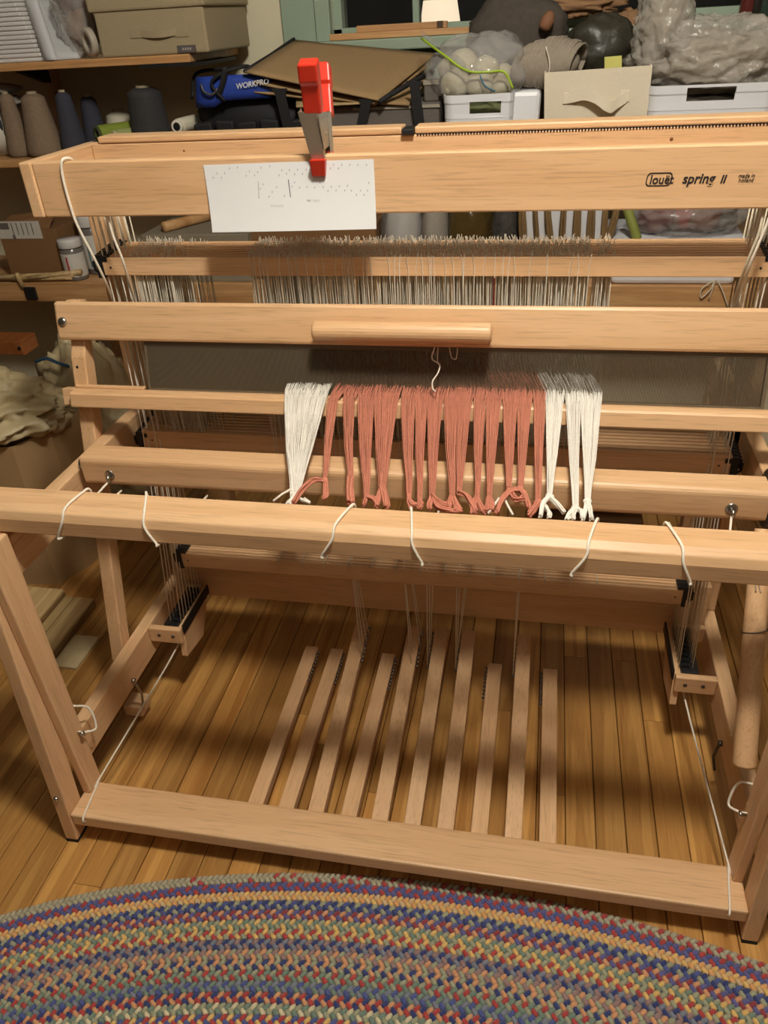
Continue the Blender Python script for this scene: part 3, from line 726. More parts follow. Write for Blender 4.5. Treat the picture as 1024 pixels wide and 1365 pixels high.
for s_ in ([b(655, 690), b(625, 725), b(610, 790)], [b(660, 695), b(690, 730), b(730, 775)], [b(640, 745), b(655, 770), b(650, 795)], [b(786, 750), b(760, 770), b(740, 802)],
           [b(786, 752), b(775, 780), b(772, 804)], [b(790, 752), b(812, 765), b(822, 800)], [b(846, 715), b(835, 755), b(820, 805)], [b(848, 720), b(858, 760), b(866, 806)]):
    strand([tp(q, .003 if 0 < i < len(s_) - 1 else 0) for i, q in enumerate(s_)], .0052, WS)
for (T, mat, gw) in knots:
    pass
for p in (a(243, 688), a(393, 612), b(655, 692), b(786, 752), b(846, 718), b(508, 655), b(597, 722)):
    q = tp(p); mt = WS if p in (a(243, 688), b(655, 692), b(786, 752), b(846, 718)) else CS
    mk('knot', MB().lump(q, (.0075, .006, .006), R(0, 9), .2, 2, (12, 8)), mt, warp, smooth=True)
# white lashing cord bits on the tie rod
for s_ in ([a(225, 655), a(180, 680), a(135, 715)], [a(290, 700), a(320, 722)], [b(425, 690), b(440, 730), b(470, 785)], [b(400, 700), b(370, 745), b(345, 778)]):
    mk('lashing_cord', MB().tube([tp(q, .001) for q in s_], .0022, 6), CORD, warp, smooth=True)
# stray thread ends hanging in front of the reed
m = MB()
m.tube(curve_pts([B(*on_beater(580, 462, .004), .004), B(*on_beater(576, 478, .008), .008), B(*on_beater(586, 486, .012), .012), B(*on_beater(584, 497, .02), .02), B(*on_beater(577, 508, .03), .03), B(*on_beater(577, 518, .034), .034), B(*on_beater(581, 522, .034), .034)], 6), .0014, 6)
m.tube(curve_pts([B(*on_beater(584, 462, .004), .004), B(*on_beater(583, 485, .006), .006)], 5), .0011, 5)
m.tube(curve_pts([B(*on_beater(599, 462, .004), .004), B(*on_beater(602, 476, .006), .006), B(*on_beater(608, 478, .006), .006), B(*on_beater(610, 464, .004), .004)], 6), .0011, 5)
mk('stray_thread', m, CORD, warp, smooth=True)

# ------------------------------------------------------------------ paper and clamp
ptl, ptr, pbl, pbr = W(271, 220, .4985), W(498, 212, .4985), W(283, 310, .487), W(502, 305, .489)
rows = []
for i in range(9):
    v = i / 8; row = []
    for j in range(17):
        u_ = j / 16
        top = ptl.lerp(ptr, u_); bot = pbl.lerp(pbr, u_); p = top.lerp(bot, v)
        p.y = .4985 - .0105 * v * v - .002 * v * math.sin(u_ * 3.1)
        row.append(p)
    rows.append(row)
paper = mk('paper_sheet', MB().sheet(rows), PAPER, solid=.0003)
tag(paper, 'white paper with pencilled weaving draft clamped to the castle board', 'paper')
def onpaper(px, py):
    p = W(px, py, .4985); v = max(0, min(1, (ptl.z - p.z) / (ptl.z - pbl.z)))
    return W(px, py, .4985 - .0105 * v * v - .0012 * v - .0009)
zp = lambda q, s: (260 + q / 3.938, 200 + s / 3.938)
pm = MB()
def tick(px, py, w_=.0016, h=.003):
    p = onpaper(px, py); pm.add([p + Vector((-w_ / 2, 0, -h / 2)), p + Vector((w_ / 2, 0, -h / 2)), p + Vector((w_ / 2 + .0005, 0, h / 2)), p + Vector((-w_ / 2 + .0005, 0, h / 2))], [(0, 1, 2, 3)])
for q in [(95, 145), (115, 122), (138, 145), (155, 122), (180, 97), (222, 92), (268, 135), (285, 113), (312, 133), (328, 115), (345, 92), (392, 85), (440, 133), (455, 107), (480, 125), (495, 105), (522, 127), (538, 103), (563, 125), (583, 103), (710, 97), (727, 77), (752, 97), (770, 77), (812, 77), (855, 77), (900, 77),
          (342, 203), (357, 180), (388, 245), (405, 220), (428, 195), (470, 242), (508, 193), (522, 170), (548, 197), (588, 193), (628, 197), (655, 170), (672, 195), (697, 215), (715, 193), (740, 213), (757, 190), (785, 212), (800, 187), (820, 213), (847, 235), (868, 213), (887, 235), (905, 213), (912, 172)]:
    tick(*zp(*q))
mk('pencil_ticks', pm, PENCIL, paper)
lm_ = MB()
for (x0, y0, x1, y1, wd) in ((490, 155, 502, 248, .0012), (332, 165, 336, 255, .0006)):
    p = onpaper(*zp(x0, y0)); q = onpaper(*zp(x1, y1)); dx = Vector((wd / 2, 0, 0))
    lm_.add([p - dx, p + dx, q + dx, q - dx], [(0, 1, 2, 3)])
mk('pen_line', lm_, INK, paper)
sm_ = MB()
for (x0, x1, y0) in ((398, 465, 294), (588, 608, 265), (622, 655, 266)):
    pts = [onpaper(*zp(x0 + (x1 - x0) * k / 14, y0 + (5 if k % 2 else -5) * (1 if k % 3 else 1.5))) for k in range(15)]
    sm_.tube(pts, .00035, 4)
mk('pencil_note', sm_, PENCIL, paper)

# spring clamp: two channel arms, vinyl grips and tips, pivot pin, coil
clp = empty('spring_clamp', W(424, 212, .51), 'red tipped steel spring clamp standing on the castle board', 'clamp')
cx = lambda px, py, Y: W(px, py, Y)
def chan(px0, py0, px1, py1, Y0, Y1, w0, w1, d, th, name, mat, back):
    """U channel between two points; web on the side away from the jaw"""
    p0 = W(px0, py0, Y0); p1 = W(px1, py1, Y1); m = MB()
    ax = (p1 - p0).normalized(); sx = Vector((1, 0, 0)); nn = ax.cross(sx).normalized()
    if (nn.y < 0) != (not back): nn = -nn
    vs = lambda p, w_: [p - sx * w_, p + sx * w_, p + sx * w_ - nn * d, p - sx * w_ - nn * d, p + sx * (w_ - th) - nn * d, p - sx * (w_ - th) - nn * d, p + sx * (w_ - th) - nn * th, p - sx * (w_ - th) - nn * th]
    A_ = vs(p0, w0); B__ = vs(p1, w1)
    order = [0, 1, 2, 4, 6, 7, 5, 3]
    m.add([A_[i] for i in order] + [B__[i] for i in order], [(i, (i + 1) % 8, 8 + (i + 1) % 8, 8 + i) for i in range(8)] + [(0, 5, 6, 7), (0, 1, 4, 5), (1, 2, 3, 4), (15, 14, 13, 8), (13, 12, 9, 8), (12, 11, 10, 9)])
    return mk(name, m, mat, clp, bevel=.0015)
STEEL = plain('clamp_steel', rgb(170, 166, 154), 0.32, 0.7, var=.05)
chan(409, 150, 424, 214, .468, .490, .0140, .0112, .016, .0016, 'front_arm', STEEL, False)
chan(430, 150, 436, 205, .545, .532, .0140, .0112, .016, .0016, 'rear_arm', STEEL, True)
# vinyl grips
g = MB()
def slab(px0, py0, px1, py1, Y0, Y1, w0, w1, d):
    p0 = W(px0, py0, Y0); p1 = W(px1, py1, Y1); ax = (p1 - p0).normalized(); sx = Vector((1, 0, 0)); nn = ax.cross(sx).normalized()
    if nn.y > 0: nn = -nn
    vs = []
    for t, wv in ((0, w0 * .94), (.06, w0), (.36, w0), (.42, w0 * .96), (.48, w1), (1, w1)):
        p = p0.lerp(p1, t); bulge = nn * (.004 if t < .40 else 0)
        vs += [p - sx * wv + bulge, p + sx * wv + bulge, p + sx * wv - nn * d, p - sx * wv - nn * d]
    m = MB(); k = 6
    m.add(vs, [(4 * i + j, 4 * i + (j + 1) % 4, 4 * i + 4 + (j + 1) % 4, 4 * i + 4 + j) for i in range(k - 1) for j in range(4)] + [(3, 2, 1, 0), (4 * k - 4, 4 * k - 3, 4 * k - 2, 4 * k - 1)])
    return m
mk('front_grip', slab(409, 84, 417, 153, .44, .469, .0155, .0150, .018), RED, clp, bevel=.003)
mk('rear_grip', slab(426, 83, 431, 152, .585, .548, .0165, .0150, .018), RED, clp, bevel=.003)
jp0 = W(424, 212, .488); jp1 = W(425.5, 235, .4945)
mk('front_tip', MB().hexa([jp1 + Vector((-.0115, -.004, 0)), jp1 + Vector((.0115, -.004, 0)), jp1 + Vector((.0115, .003, 0)), jp1 + Vector((-.0115, .003, 0))],
                          [jp0 + Vector((-.0135, -.009, 0)), jp0 + Vector((.0140, -.009, 0)), jp0 + Vector((.0140, .006, 0)), jp0 + Vector((-.0135, .006, 0))]), RED, clp, bevel=.002)
jp2 = Vector((jp0.x + .005, .5315, jp0.z)); 
mk('rear_tip', MB().box(jp2.x - .0115, jp2.x + .0115, .5212, .534, jp1.z, jp0.z + .006), RED, clp, bevel=.002)
pv = W(423, 178, .505)
mk('pivot_pin', MB().lathe([(.003, -.0165), (.003, .0165)], pv, (1, 0, 0), 10), STEEL, clp)
cp = [pv + Vector((-.009 + .018 * k / 40, .008 * math.cos(k * .95), .008 * math.sin(k * .95))) for k in range(41)]
mk('coil_spring', MB().tube(cp, .0013, 5), STEEL, clp, smooth=True)
mk('side_cheek', MB().prism([(.468, pv.z + .025), (.545, pv.z + .020), (.530, pv.z - .02), (.486, pv.z - .022)], 0, pv.x + .0136, pv.x + .0150), STEEL, clp)

# ------------------------------------------------------------------ rug
rug = empty('braided_rug', (.84, -.580, 0), 'oval braided rug with multicoloured rings in front of the loom', 'rug')
RC = {'grey': (166, 158, 132), 'sage': (152, 152, 124), 'indigo': (92, 88, 138), 'blue': (76, 84, 138), 'navy': (50, 58, 108), 'slate': (120, 124, 136), 'mauve': (146, 116, 112),
      'red': (168, 62, 58), 'maroon': (140, 56, 62), 'gold': (214, 174, 104), 'tan': (196, 168, 126), 'orange': (212, 156, 98), 'salmon': (204, 146, 104), 'teal': (112, 130, 114), 'cream': (206, 192, 156)}
RM = {k: plain('rug_' + k, rgb(*v), .95, var=.22, scale=220, bump=.25, sheen=.2) for k, v in RC.items()}
ROWS = [('grey', 'grey', 'red'), ('indigo', 'blue', 'red'), ('orange', 'gold', 'tan'), ('navy', 'blue', 'sage'), ('maroon', 'indigo', 'salmon'), ('sage', 'teal', 'gold'), ('gold', 'red', 'sage'),
        ('slate', 'navy', 'mauve'), ('salmon', 'mauve', 'sage'), ('navy', 'sage', 'salmon'), ('teal', 'red', 'sage'), ('blue', 'slate', 'teal'), ('red', 'salmon', 'navy'), ('sage', 'cream', 'teal'),
        ('red', 'blue', 'gold'), ('slate', 'sage', 'navy'), ('gold', 'tan', 'cream'), ('red', 'navy', 'sage')]
RWID = .0190
A0_, B0_ = 1.20, .60
for ri in range(31):
    off = RWID * (ri + .5)
    ea, eb = A0_ - off, B0_ - off
    cols = ROWS[ri] if ri < len(ROWS) else ROWS[2 + (ri * 5) % 16]
    # walk along the ellipse
    nseg = 720; pts = []; L = [0]
    for k in range(nseg + 1):
        t = 2 * math.pi * k / nseg; pts.append((math.cos(t), math.sin(t)))
    def P(t): return Vector((.84 + ea * math.cos(t), -.580 + eb * math.sin(t), 0))
    for k in range(nseg): L.append(L[-1] + (P(2 * math.pi * (k + 1) / nseg) - P(2 * math.pi * k / nseg)).length)
    pitch = .0112; nl = int(L[-1] / pitch); nl -= nl % 3
    m = MB(); mats = [RM[c] for c in cols] + [RM['grey']]
    j = 0
    for k in range(nl):
        for sd in (-1, 1):
            s_ = L[-1] * (k + (.5 if sd > 0 else 0)) / nl
            while j > 0 and L[j] > s_: j -= 1
            while j < nseg - 1 and L[j + 1] < s_: j += 1
            t = 2 * math.pi * (j + (s_ - L[j]) / (L[j + 1] - L[j])) / nseg
            c = P(t); tg = Vector((-ea * math.sin(t), eb * math.cos(t), 0)).normalized(); no = Vector((tg.y, -tg.x, 0))
            d = (tg * .62 - no * (sd * .78)).normalized(); e = Vector((-d.y, d.x, 0))
            c = c + no * (sd * RWID * .235) + Vector((0, 0, .0055))
            la, lb, lh = .0092, .0054, .0056
            g1 = R(.9, 1.08); lh *= R(.85, 1.1)
            vs = [c - d * la, c - d * la * .5 + e * lb, c - d * la * .5 - e * lb, c + d * la * .5 + e * lb, c + d * la * .5 - e * lb, c + d * la,
                  c - d * la * .5 + Vector((0, 0, lh * .92)) * g1, c + d * la * .5 + Vector((0, 0, lh)) * g1, c - d * la * .5 - Vector((0, 0, .0054)), c + d * la * .5 - Vector((0, 0, .0054))]
            col = (k + (2 if sd > 0 else 0)) % 3
            if ri == 0 and col == 2 and c.x < .55 + R(-.3, .3): col = 3
            m.add(vs, [(0, 2, 6), (0, 6, 1), (1, 6, 7, 3), (6, 2, 4, 7), (3, 7, 5), (7, 4, 5), (0, 1, 8), (0, 8, 2), (1, 3, 9, 8), (2, 8, 9, 4), (3, 5, 9), (4, 9, 5)], col)
    mk('braid', m, mats, rug, smooth=True)

# ------------------------------------------------------------------ shelf contents
def cone(px_c, py_top, py_bot, r_top, r_bot, mat, label, Y, group=None, tip=None, name='yarn_cone', zb=1.1302):
    p = W(px_c, py_bot, Y); h = W(px_c, py_top, Y).z - zb
    t = empty(name, (p.x, Y, zb), label, 'yarn cone', group)
    prof = [(r_bot * .8, 0), (r_bot * .97, .006), (r_bot, .016)] + [(r_bot + (r_top - r_bot) * k / 10 + R(-.0006, .0006), .016 + (h - .026) * k / 10) for k in range(1, 11)] + [(r_top * .7, h - .003), (r_top * .5, h)]
    mk('yarn', MB().lathe(prof, (p.x, Y, zb), n=28), mat, t, smooth=True)
    mk('cone_core', MB().lathe([(r_top * .45, h - .012), (r_top * .42, h + .006), (r_top * .3, h + .006), (r_top * .3, h - .01)], (p.x, Y, zb), n=18), tip or plain('cone_paper', rgb(150, 136, 110), .8), t, smooth=True)
    return t
TAUPE = plain('taupe_yarn', rgb(122, 102, 82), .9, var=.2, scale=120)
NAVY = plain('navy_yarn', rgb(52, 52, 62), .9, var=.2, scale=120)
CHAR = plain('charcoal_yarn', rgb(48, 46, 46), .9, var=.25, scale=120)
GREENY = plain('lime_yarn', rgb(120, 134, 44), .8, var=.15, scale=120)
cone(29, 124, 205, .021, .038, TAUPE, 'slim taupe yarn cone beside the shelf cartons', 1.52)
cone(63, 124, 205, .034, .056, TAUPE, 'wide taupe yarn cone on the middle shelf', 1.525)
cone(100, 122, 195, .022, .040, NAVY, 'navy yarn cone between taupe cones and green tubes', 1.53)
cone(130, 128, 190, .024, .038, NAVY, 'short navy yarn cone behind the lime green tubes', 1.62)
cone(203, 116, 182, .048, .062, CHAR, 'fat charcoal yarn cone beside the black tool bag', 1.54)
cone(166, 148, 190, .040, .05, plain('white_yarn', rgb(206, 198, 176), .8), 'pale white yarn cone behind the lime green tubes', 1.70)
def tube_h(px, py, Y, r, ln, mat, label, tip, dirv=(.25, 1, 0), z=None, group=None, hole=.5, name='yarn_tube'):
    p = W(px, py, Y); p.z = max(p.z, 1.1305 + r) if z is None else z
    t = empty(name, (p.x, Y, p.z - r), label, 'yarn tube', group)
    d = Vector(dirv).normalized()
    mk('yarn', MB().lathe([(r * .9, .004), (r, .012), (r, ln - .012), (r * .85, ln)], p, d, 22), mat, t, smooth=True)
    mk('tube_end', MB().lathe([(r * hole, .008), (r * hole, -.002), (r * .84, -.003), (r * .9, .004)], p, d, 20), tip, t, smooth=True)
    return t
tube_h(130, 180, 1.47, .0235, .13, GREENY, 'lime green yarn tube lying among the cones', plain('dark_tip', rgb(60, 66, 30), .7), (.7, 1, 0), z=W(130, 179, 1.47).z)
tube_h(152, 181, 1.475, .018, .11, plain('pale_green_yarn', rgb(150, 154, 96), .8, var=.15), 'pale green yarn tube with a cream end', plain('cream_tip', rgb(196, 190, 150), .7), (.7, 1, 0), z=W(152, 182, 1.475).z)
t_ = tube_h(236, 169, 1.46, .0205, .12, plain('tube_white', rgb(214, 206, 184), .7), 'white ended yarn tube beside the charcoal cone', plain('tube_white2', rgb(220, 214, 196), .6), (.1, 1, 0), z=W(236, 169, 1.46).z)
mk('core_hole', MB().lathe([(.0108, -.0028), (.009, -.0032), (.001, -.0032)], W(236, 169, 1.458) * 0 + W(236, 169, 1.46), (0.1, 1, 0), 16), BLACK, t_)
zc = W(130, 179, 1.47).z - .0236
tag(mk('white_carton', MB().box(W(122, 200, 1.48).x - .02, W(176, 200, 1.48).x, 1.462, 1.60, 1.1303, zc), plain('carton_pale', rgb(190, 186, 166), .8), bevel=.002), 'small pale carton under the lime green tubes', 'carton')
zc = W(236, 169, 1.46).z - .0206
tag(mk('dark_carton', MB().box(W(222, 190, 1.47).x, W(246, 190, 1.47).x, 1.461, 1.57, 1.1303, zc), plain('carton_dark', rgb(60, 48, 42), .8), bevel=.002), 'small dark carton under the white ended yarn tube', 'carton')
# two small cartons on far left of the middle shelf
WHT = plain('card_white', rgb(190, 184, 168), .8, var=.05); PATT = plain('pattern_black', rgb(40, 40, 44), .8)
ca = W(8, 200, 1.5)
bx_ = empty('patterned_pouch', (ca.x - .06, 1.6, 1.1302), 'white pouch with black leaf pattern beside the slim taupe cone', 'pouch')
pm = MB().lump((ca.x - .05, 1.56, 1.19), (.10, .07, .065), 3, .12, 1.4, zmin=1.1303)
mk('pouch_body', pm, WHT, bx_, smooth=True)
pt = MB()
for k in range(9):
    cxp = ca.x - .05 + R(-.06, .07); zz = 1.16 + R(0, .07)
    pt.lump((cxp, 1.492 + abs(cxp - ca.x + .05) * .3, zz), (.006, .004, .018), k, .2, 2, (8, 6))
mk('leaf_print', pt, PATT, bx_, smooth=True)
fp = mk('folded_cloth', MB().lump((ca.x - .05, 1.58, 1.275), (.10, .08, .022), 5, .12, 1.4).lump((ca.x - .055, 1.585, 1.31), (.095, .08, .018), 6, .12, 1.4), plain('cloth_grey', rgb(150, 144, 132), .9), smooth=True)
tag(fp, 'folded grey cloth lying on the patterned pouch', 'cloth')

# --- upper shelf
UZ = 1.3823
stk = empty('paper_stack', (W(15, 80, 1.6).x, 1.6, UZ), 'tall stack of white ribbed paper on the upper shelf', 'paper stack')
x1 = W(57, 80, 1.47).x; x0 = x1 - .26
for k in range(16):
    dx = -.0035 * k + R(-.002, .002)
    mk('paper_ream', MB().box(x0 + dx, x1 + dx, 1.47 + R(0, .003), 1.72, UZ + k * .011 + .0002, UZ + (k + 1) * .011 - .0008), plain('stack_white', rgb(206, 202, 198), .7, var=.04), stk, bevel=.003)
mk('stack_top', MB().lump((x0 + .06, 1.6, UZ + .19), (.10, .08, .02), 2, .2, 2, zmin=UZ + .177), plain('stack_dark', rgb(70, 62, 44), .9), stk, smooth=True)
# white plastic envelope leaning
ev = empty('plastic_envelope', W(80, 80, 1.5), 'grey white plastic envelope leaning against the paper stack', 'envelope')
p = [W(58, 82, 1.462), W(108, 80, 1.50), W(62, -6, 1.62), W(32, -6, 1.56)]
p[0].z = UZ + .001; p[1].z = UZ + .001
rows = []
for i in range(9):
    v = i / 8; rows.append([p[0].lerp(p[1], u_ / 8).lerp(p[3].lerp(p[2], u_ / 8), v) + Vector((0, .010 * math.sin(u_ * 1.7 + i) * v, 0)) for u_ in range(9)])
mk('envelope_body', MB().sheet(rows), plain('env_white', rgb(176, 176, 176), .45, var=.05), ev, smooth=True, solid=.004)
rows = [[W(60 + 18 * u_ / 4 - 28 * v / 8, 82 - 85 * v / 8, 1.455 + .06 * v / 8 - .012 * math.sin(math.pi * u_ / 4)) for u_ in range(5)] for v in range(9)]
for r_ in rows:
    for q in r_: q.z = max(q.z, UZ + .002)
mk('envelope_flap', MB().sheet(rows), PLASTICW, ev, smooth=True, solid=.002)
ev['category'] = 'envelope'
# clear bag of brown spools
bg = empty('spool_bag', (W(108, 78, 1.5).x, 1.52, UZ), 'clear plastic bag of brown spools beside the beige box', 'bag')
c = W(106, 35, 1.54)
BROWN = plain('brown_wool', rgb(120, 84, 50), .9, var=.25, scale=80)
mk('brown_spool', MB().lump((c.x, 1.56, UZ + .075), (.045, .04, .05), 3, .2, 2, zmin=UZ + .004), BROWN, bg, smooth=True)
mk('brown_spool', MB().lump((c.x - .02, 1.57, UZ + .15), (.05, .04, .05), 9, .2, 2), plain('wine_wool', rgb(86, 50, 40), .9, var=.25), bg, smooth=True)
q = W(121, 55, 1.49)
mk('tape_roll', MB().lathe([(.018, .0), (.018, -.016), (.034, -.016), (.036, -.012), (.036, .0), (.034, .002)], (q.x, 1.495, UZ + .040), (.75, 1, .1), 24), plain('roll_grey', rgb(170, 160, 144), .4), bg, smooth=True)
mk('bag_film', MB().lump((c.x - .002, 1.545, UZ + .105), (.066, .06, .108), 4, .18, 2.2, (56, 36), zmin=UZ + .0012, ridge=.2), PLASTIC, bg, smooth=True)
# beige storage box with lid
BEI = plain('beige_fabric', rgb(154, 138, 108), .9, var=.12, scale=260, bump=.2)
l0 = W(138, 84, 1.455); r0 = W(281, 83, 1.455); ztop = W(200, 10, 1.455).z
sb = empty('storage_box', ((l0.x + r0.x) / 2, 1.6, UZ), 'beige fabric storage box with lid on the upper shelf', 'box')
mk('box_body', MB().box(l0.x, r0.x, 1.455, 1.80, UZ, ztop), BEI, sb, bevel=.006)
mk('box_lid', MB().box(l0.x - .012, r0.x + .008, 1.448, 1.808, ztop - .004, ztop + .055), BEI, sb, bevel=.006)
hl = W(188, 46, 1.4545); hr = W(236, 45, 1.4545)
hp_ = [Vector((hl.x + (hr.x - hl.x) * k / 12, 1.4535 - .008 * math.sin(math.pi * k / 12), hl.z - .004 * math.sin(math.pi * k / 12))) for k in range(13)]
mk('box_handle', MB().sheet([[q + Vector((0, 0, .010)) for q in hp_], [q - Vector((0, 0, .006)) for q in hp_]]), BEI, sb, solid=.003)
for q in (hl + Vector((-.012, -.0005, .004)), hr + Vector((.012, -.0005, .004))):
    mk('handle_patch', MB().box(q.x - .02, q.x + .02, 1.4525, 1.455, q.z - .012, q.z + .012), BEI, sb, bevel=.001)
q = W(249, 65, 1.454)
mk('brand_tag', MB().box(q.x - .027, q.x + .027, 1.4525, 1.4545, q.z - .0085, q.z + .0085), plain('tag_grey', rgb(84, 78, 74), .7), sb)
tt = MB()
for k in range(4): tt.box(q.x - .012 + k * .007, q.x - .0075 + k * .007, 1.4518, 1.4526, q.z - .003, q.z + .003)
mk('tag_print', tt, plain('tag_pale', rgb(150, 144, 136), .7), sb)
tag(mk('black_strip', MB().box(W(188, 88, 1.46).x, W(275, 88, 1.46).x, 1.452, 1.70, UZ - .0285, UZ - .0205), BLACK), 'thin black strip under the upper shelf below the beige box', 'strip')

# --- middle shelf: tool bag
MZ = 1.1303
tb = empty('tool_bag', (W(325, 170, 1.5).x, 1.56, MZ), 'black and blue tool bag with pockets beside the charcoal cone', 'bag')
BLK = plain('black_nylon', rgb(20, 19, 20), .75, var=.25, scale=90); BLU = plain('blue_nylon', rgb(34, 62, 150), .6, var=.12, scale=60)
l = W(247, 170, 1.47).x; r_ = W(418, 170, 1.47).x
mk('bag_body', MB().lump(((l + r_) / 2, 1.60, MZ + .085), ((r_ - l) / 2 * 1.02, .12, .095), 2, .07, 1.3, zmin=MZ), BLK, tb, smooth=True)
for k in range(5):
    x = l + .035 + k * (r_ - l - .05) / 5
    mk('pocket', MB().hexa([(x - .006, 1.470, MZ), (x + .046, 1.470, MZ), (x + .046, 1.51, MZ), (x - .006, 1.51, MZ)], [(x - .008, 1.462, MZ + .078 + .01 * (k % 2)), (x + .048, 1.466, MZ + .082), (x + .046, 1.52, MZ + .082), (x - .006, 1.52, MZ + .078)]), BLK, tb, bevel=.007)
p1 = W(268, 118, 1.475); p2 = W(360, 110, 1.475)
rows = []
for i in range(5):
    v = i / 4
    rows.append([W(262 + 100 * u_ / 8, 103 + 33 * v - 6 * u_ / 8 + (8 * v if u_ < 3 else 0), 1.468 - .012 * math.sin(math.pi * u_ / 8) + .012 * abs(v - .5)) for u_ in range(9)])
mk('blue_panel', MB().sheet(rows), BLU, tb, smooth=True, solid=.006)
q = W(315, 119, 1.448)
text_mesh('WORKPRO', .019, plain('white_print', rgb(220, 220, 220), .6), 'bag_lettering', tb, q, (1, 0, .10), (0, 0, 1), bold=.0002, shear=.15)
mk('bag_strap', MB().tube(curve_pts([W(300, 135, 1.455), W(282, 112, 1.452), W(300, 95, 1.455), W(330, 88, 1.50), W(300, 92, 1.56), W(262, 98, 1.54), W(256, 130, 1.47)], 6), .009, 8, flat=.5), BLK, tb, smooth=True)
mk('bag_strap', MB().tube(curve_pts([W(301, 90, 1.45), W(297, 112, 1.45), W(292, 128, 1.455)], 5), .010, 8, flat=.4), BLK, tb, smooth=True)
mk('buckle', MB().tube(curve_pts([W(268, 112, 1.45), W(272, 122, 1.447), W(283, 126, 1.447), W(290, 118, 1.449)], 4), .0035, 6), plain('buckle_grey', rgb(70, 70, 74), .4), tb, smooth=True)

# --- brown folded fabric carrier with black straps
KR = plain('brown_felt', rgb(150, 122, 84), .9, var=.1, scale=90, bump=.1)
fc = empty('folded_carrier', (W(450, 130, 1.55).x, 1.58, MZ), 'brown folded fabric carrier with black straps above the grey cube', 'carrier')
def quad_sheet(fl_, fr_, br_, bl_, sag=.006, n=10, mat=KR, name='felt_layer', th=.005, wav=0):
    rows = []
    for i in range(n + 1):
        v = i / n
        rows.append([fl_.lerp(fr_, u_ / n).lerp(bl_.lerp(br_, u_ / n), v) + Vector((0, 0, -sag * math.sin(math.pi * u_ / n) * (1 - v) + wav * math.sin(u_ * .9))) for u_ in range(n + 1)])
    return mk(name, MB().sheet(rows), mat, fc, smooth=True, solid=th)
quad_sheet(W(326, 96, 1.44), W(505, 134, 1.43), W(582, 72, 1.74), W(392, 54, 1.76), .0)
quad_sheet(W(338, 110, 1.45), W(500, 140, 1.45), W(578, 84, 1.70), W(400, 70, 1.74), .004)
quad_sheet(W(330, 122, 1.46), W(545, 140, 1.46), W(575, 100, 1.68), W(400, 85, 1.74), .004)
quad_sheet(W(395, 143, 1.445), W(500, 137, 1.44), W(510, 132, 1.50), W(395, 130, 1.50), .0, mat=plain('felt_pale', rgb(178, 154, 110), .9), th=.004, name='pale_edge')
for (ax_, ay, bx2, by) in ((372, 118, 386, 178), (489, 132, 480, 178), (552, 108, 560, 170)):
    rows = [[W(ax_ + (bx2 - ax_) * v / 8 + du + (0 if v else 0), ay + (by - ay) * v / 8, 1.435 + .001 * v) for du in (-11 * (1 if v == 0 else .6), 11 * (1 if v == 0 else .6))] for v in range(9)]
    mk('carrier_strap', MB().sheet(rows), BLK, fc, solid=.004)
mk('black_trim', MB().tube([W(326, 95, 1.44), W(360, 74, 1.60), W(392, 52, 1.76)], .005, 6), BLK, fc, smooth=True)
mk('black_trim', MB().tube(curve_pts([W(505, 136, 1.432), W(545, 112, 1.50), W(575, 95, 1.62), W(584, 76, 1.72)], 4), .007, 6), BLK, fc, smooth=True)

# grey fabric cube under the carrier
GRY = plain('grey_felt', rgb(98, 90, 84), .9, var=.2, scale=140)
l = W(425, 170, 1.475); r_ = W(586, 170, 1.475); zt = W(500, 133, 1.475).z - .012
gc = empty('grey_cube', ((l.x + r_.x) / 2, 1.6, MZ), 'grey fabric storage cube under the brown carrier', 'box')
mk('cube_body', MB().box(l.x, r_.x, 1.475, 1.74, MZ, zt), GRY, gc, bevel=.006)
mk('cube_trim', MB().box(W(470, 140, 1.47).x, r_.x + .002, 1.470, 1.4745, zt - .012, zt - .004), plain('trim_pale', rgb(150, 142, 126), .8), gc, bevel=.001)
mk('cube_flap', MB().box(r_.x - .045, r_.x - .004, 1.50, 1.56, zt, zt + .05), GRY, gc, bevel=.005)
mk('flap_trim', MB().box(r_.x - .046, r_.x - .003, 1.497, 1.4995, zt + .04, zt + .052), plain('trim_pale', rgb(150, 142, 126), .8), gc, bevel=.001)

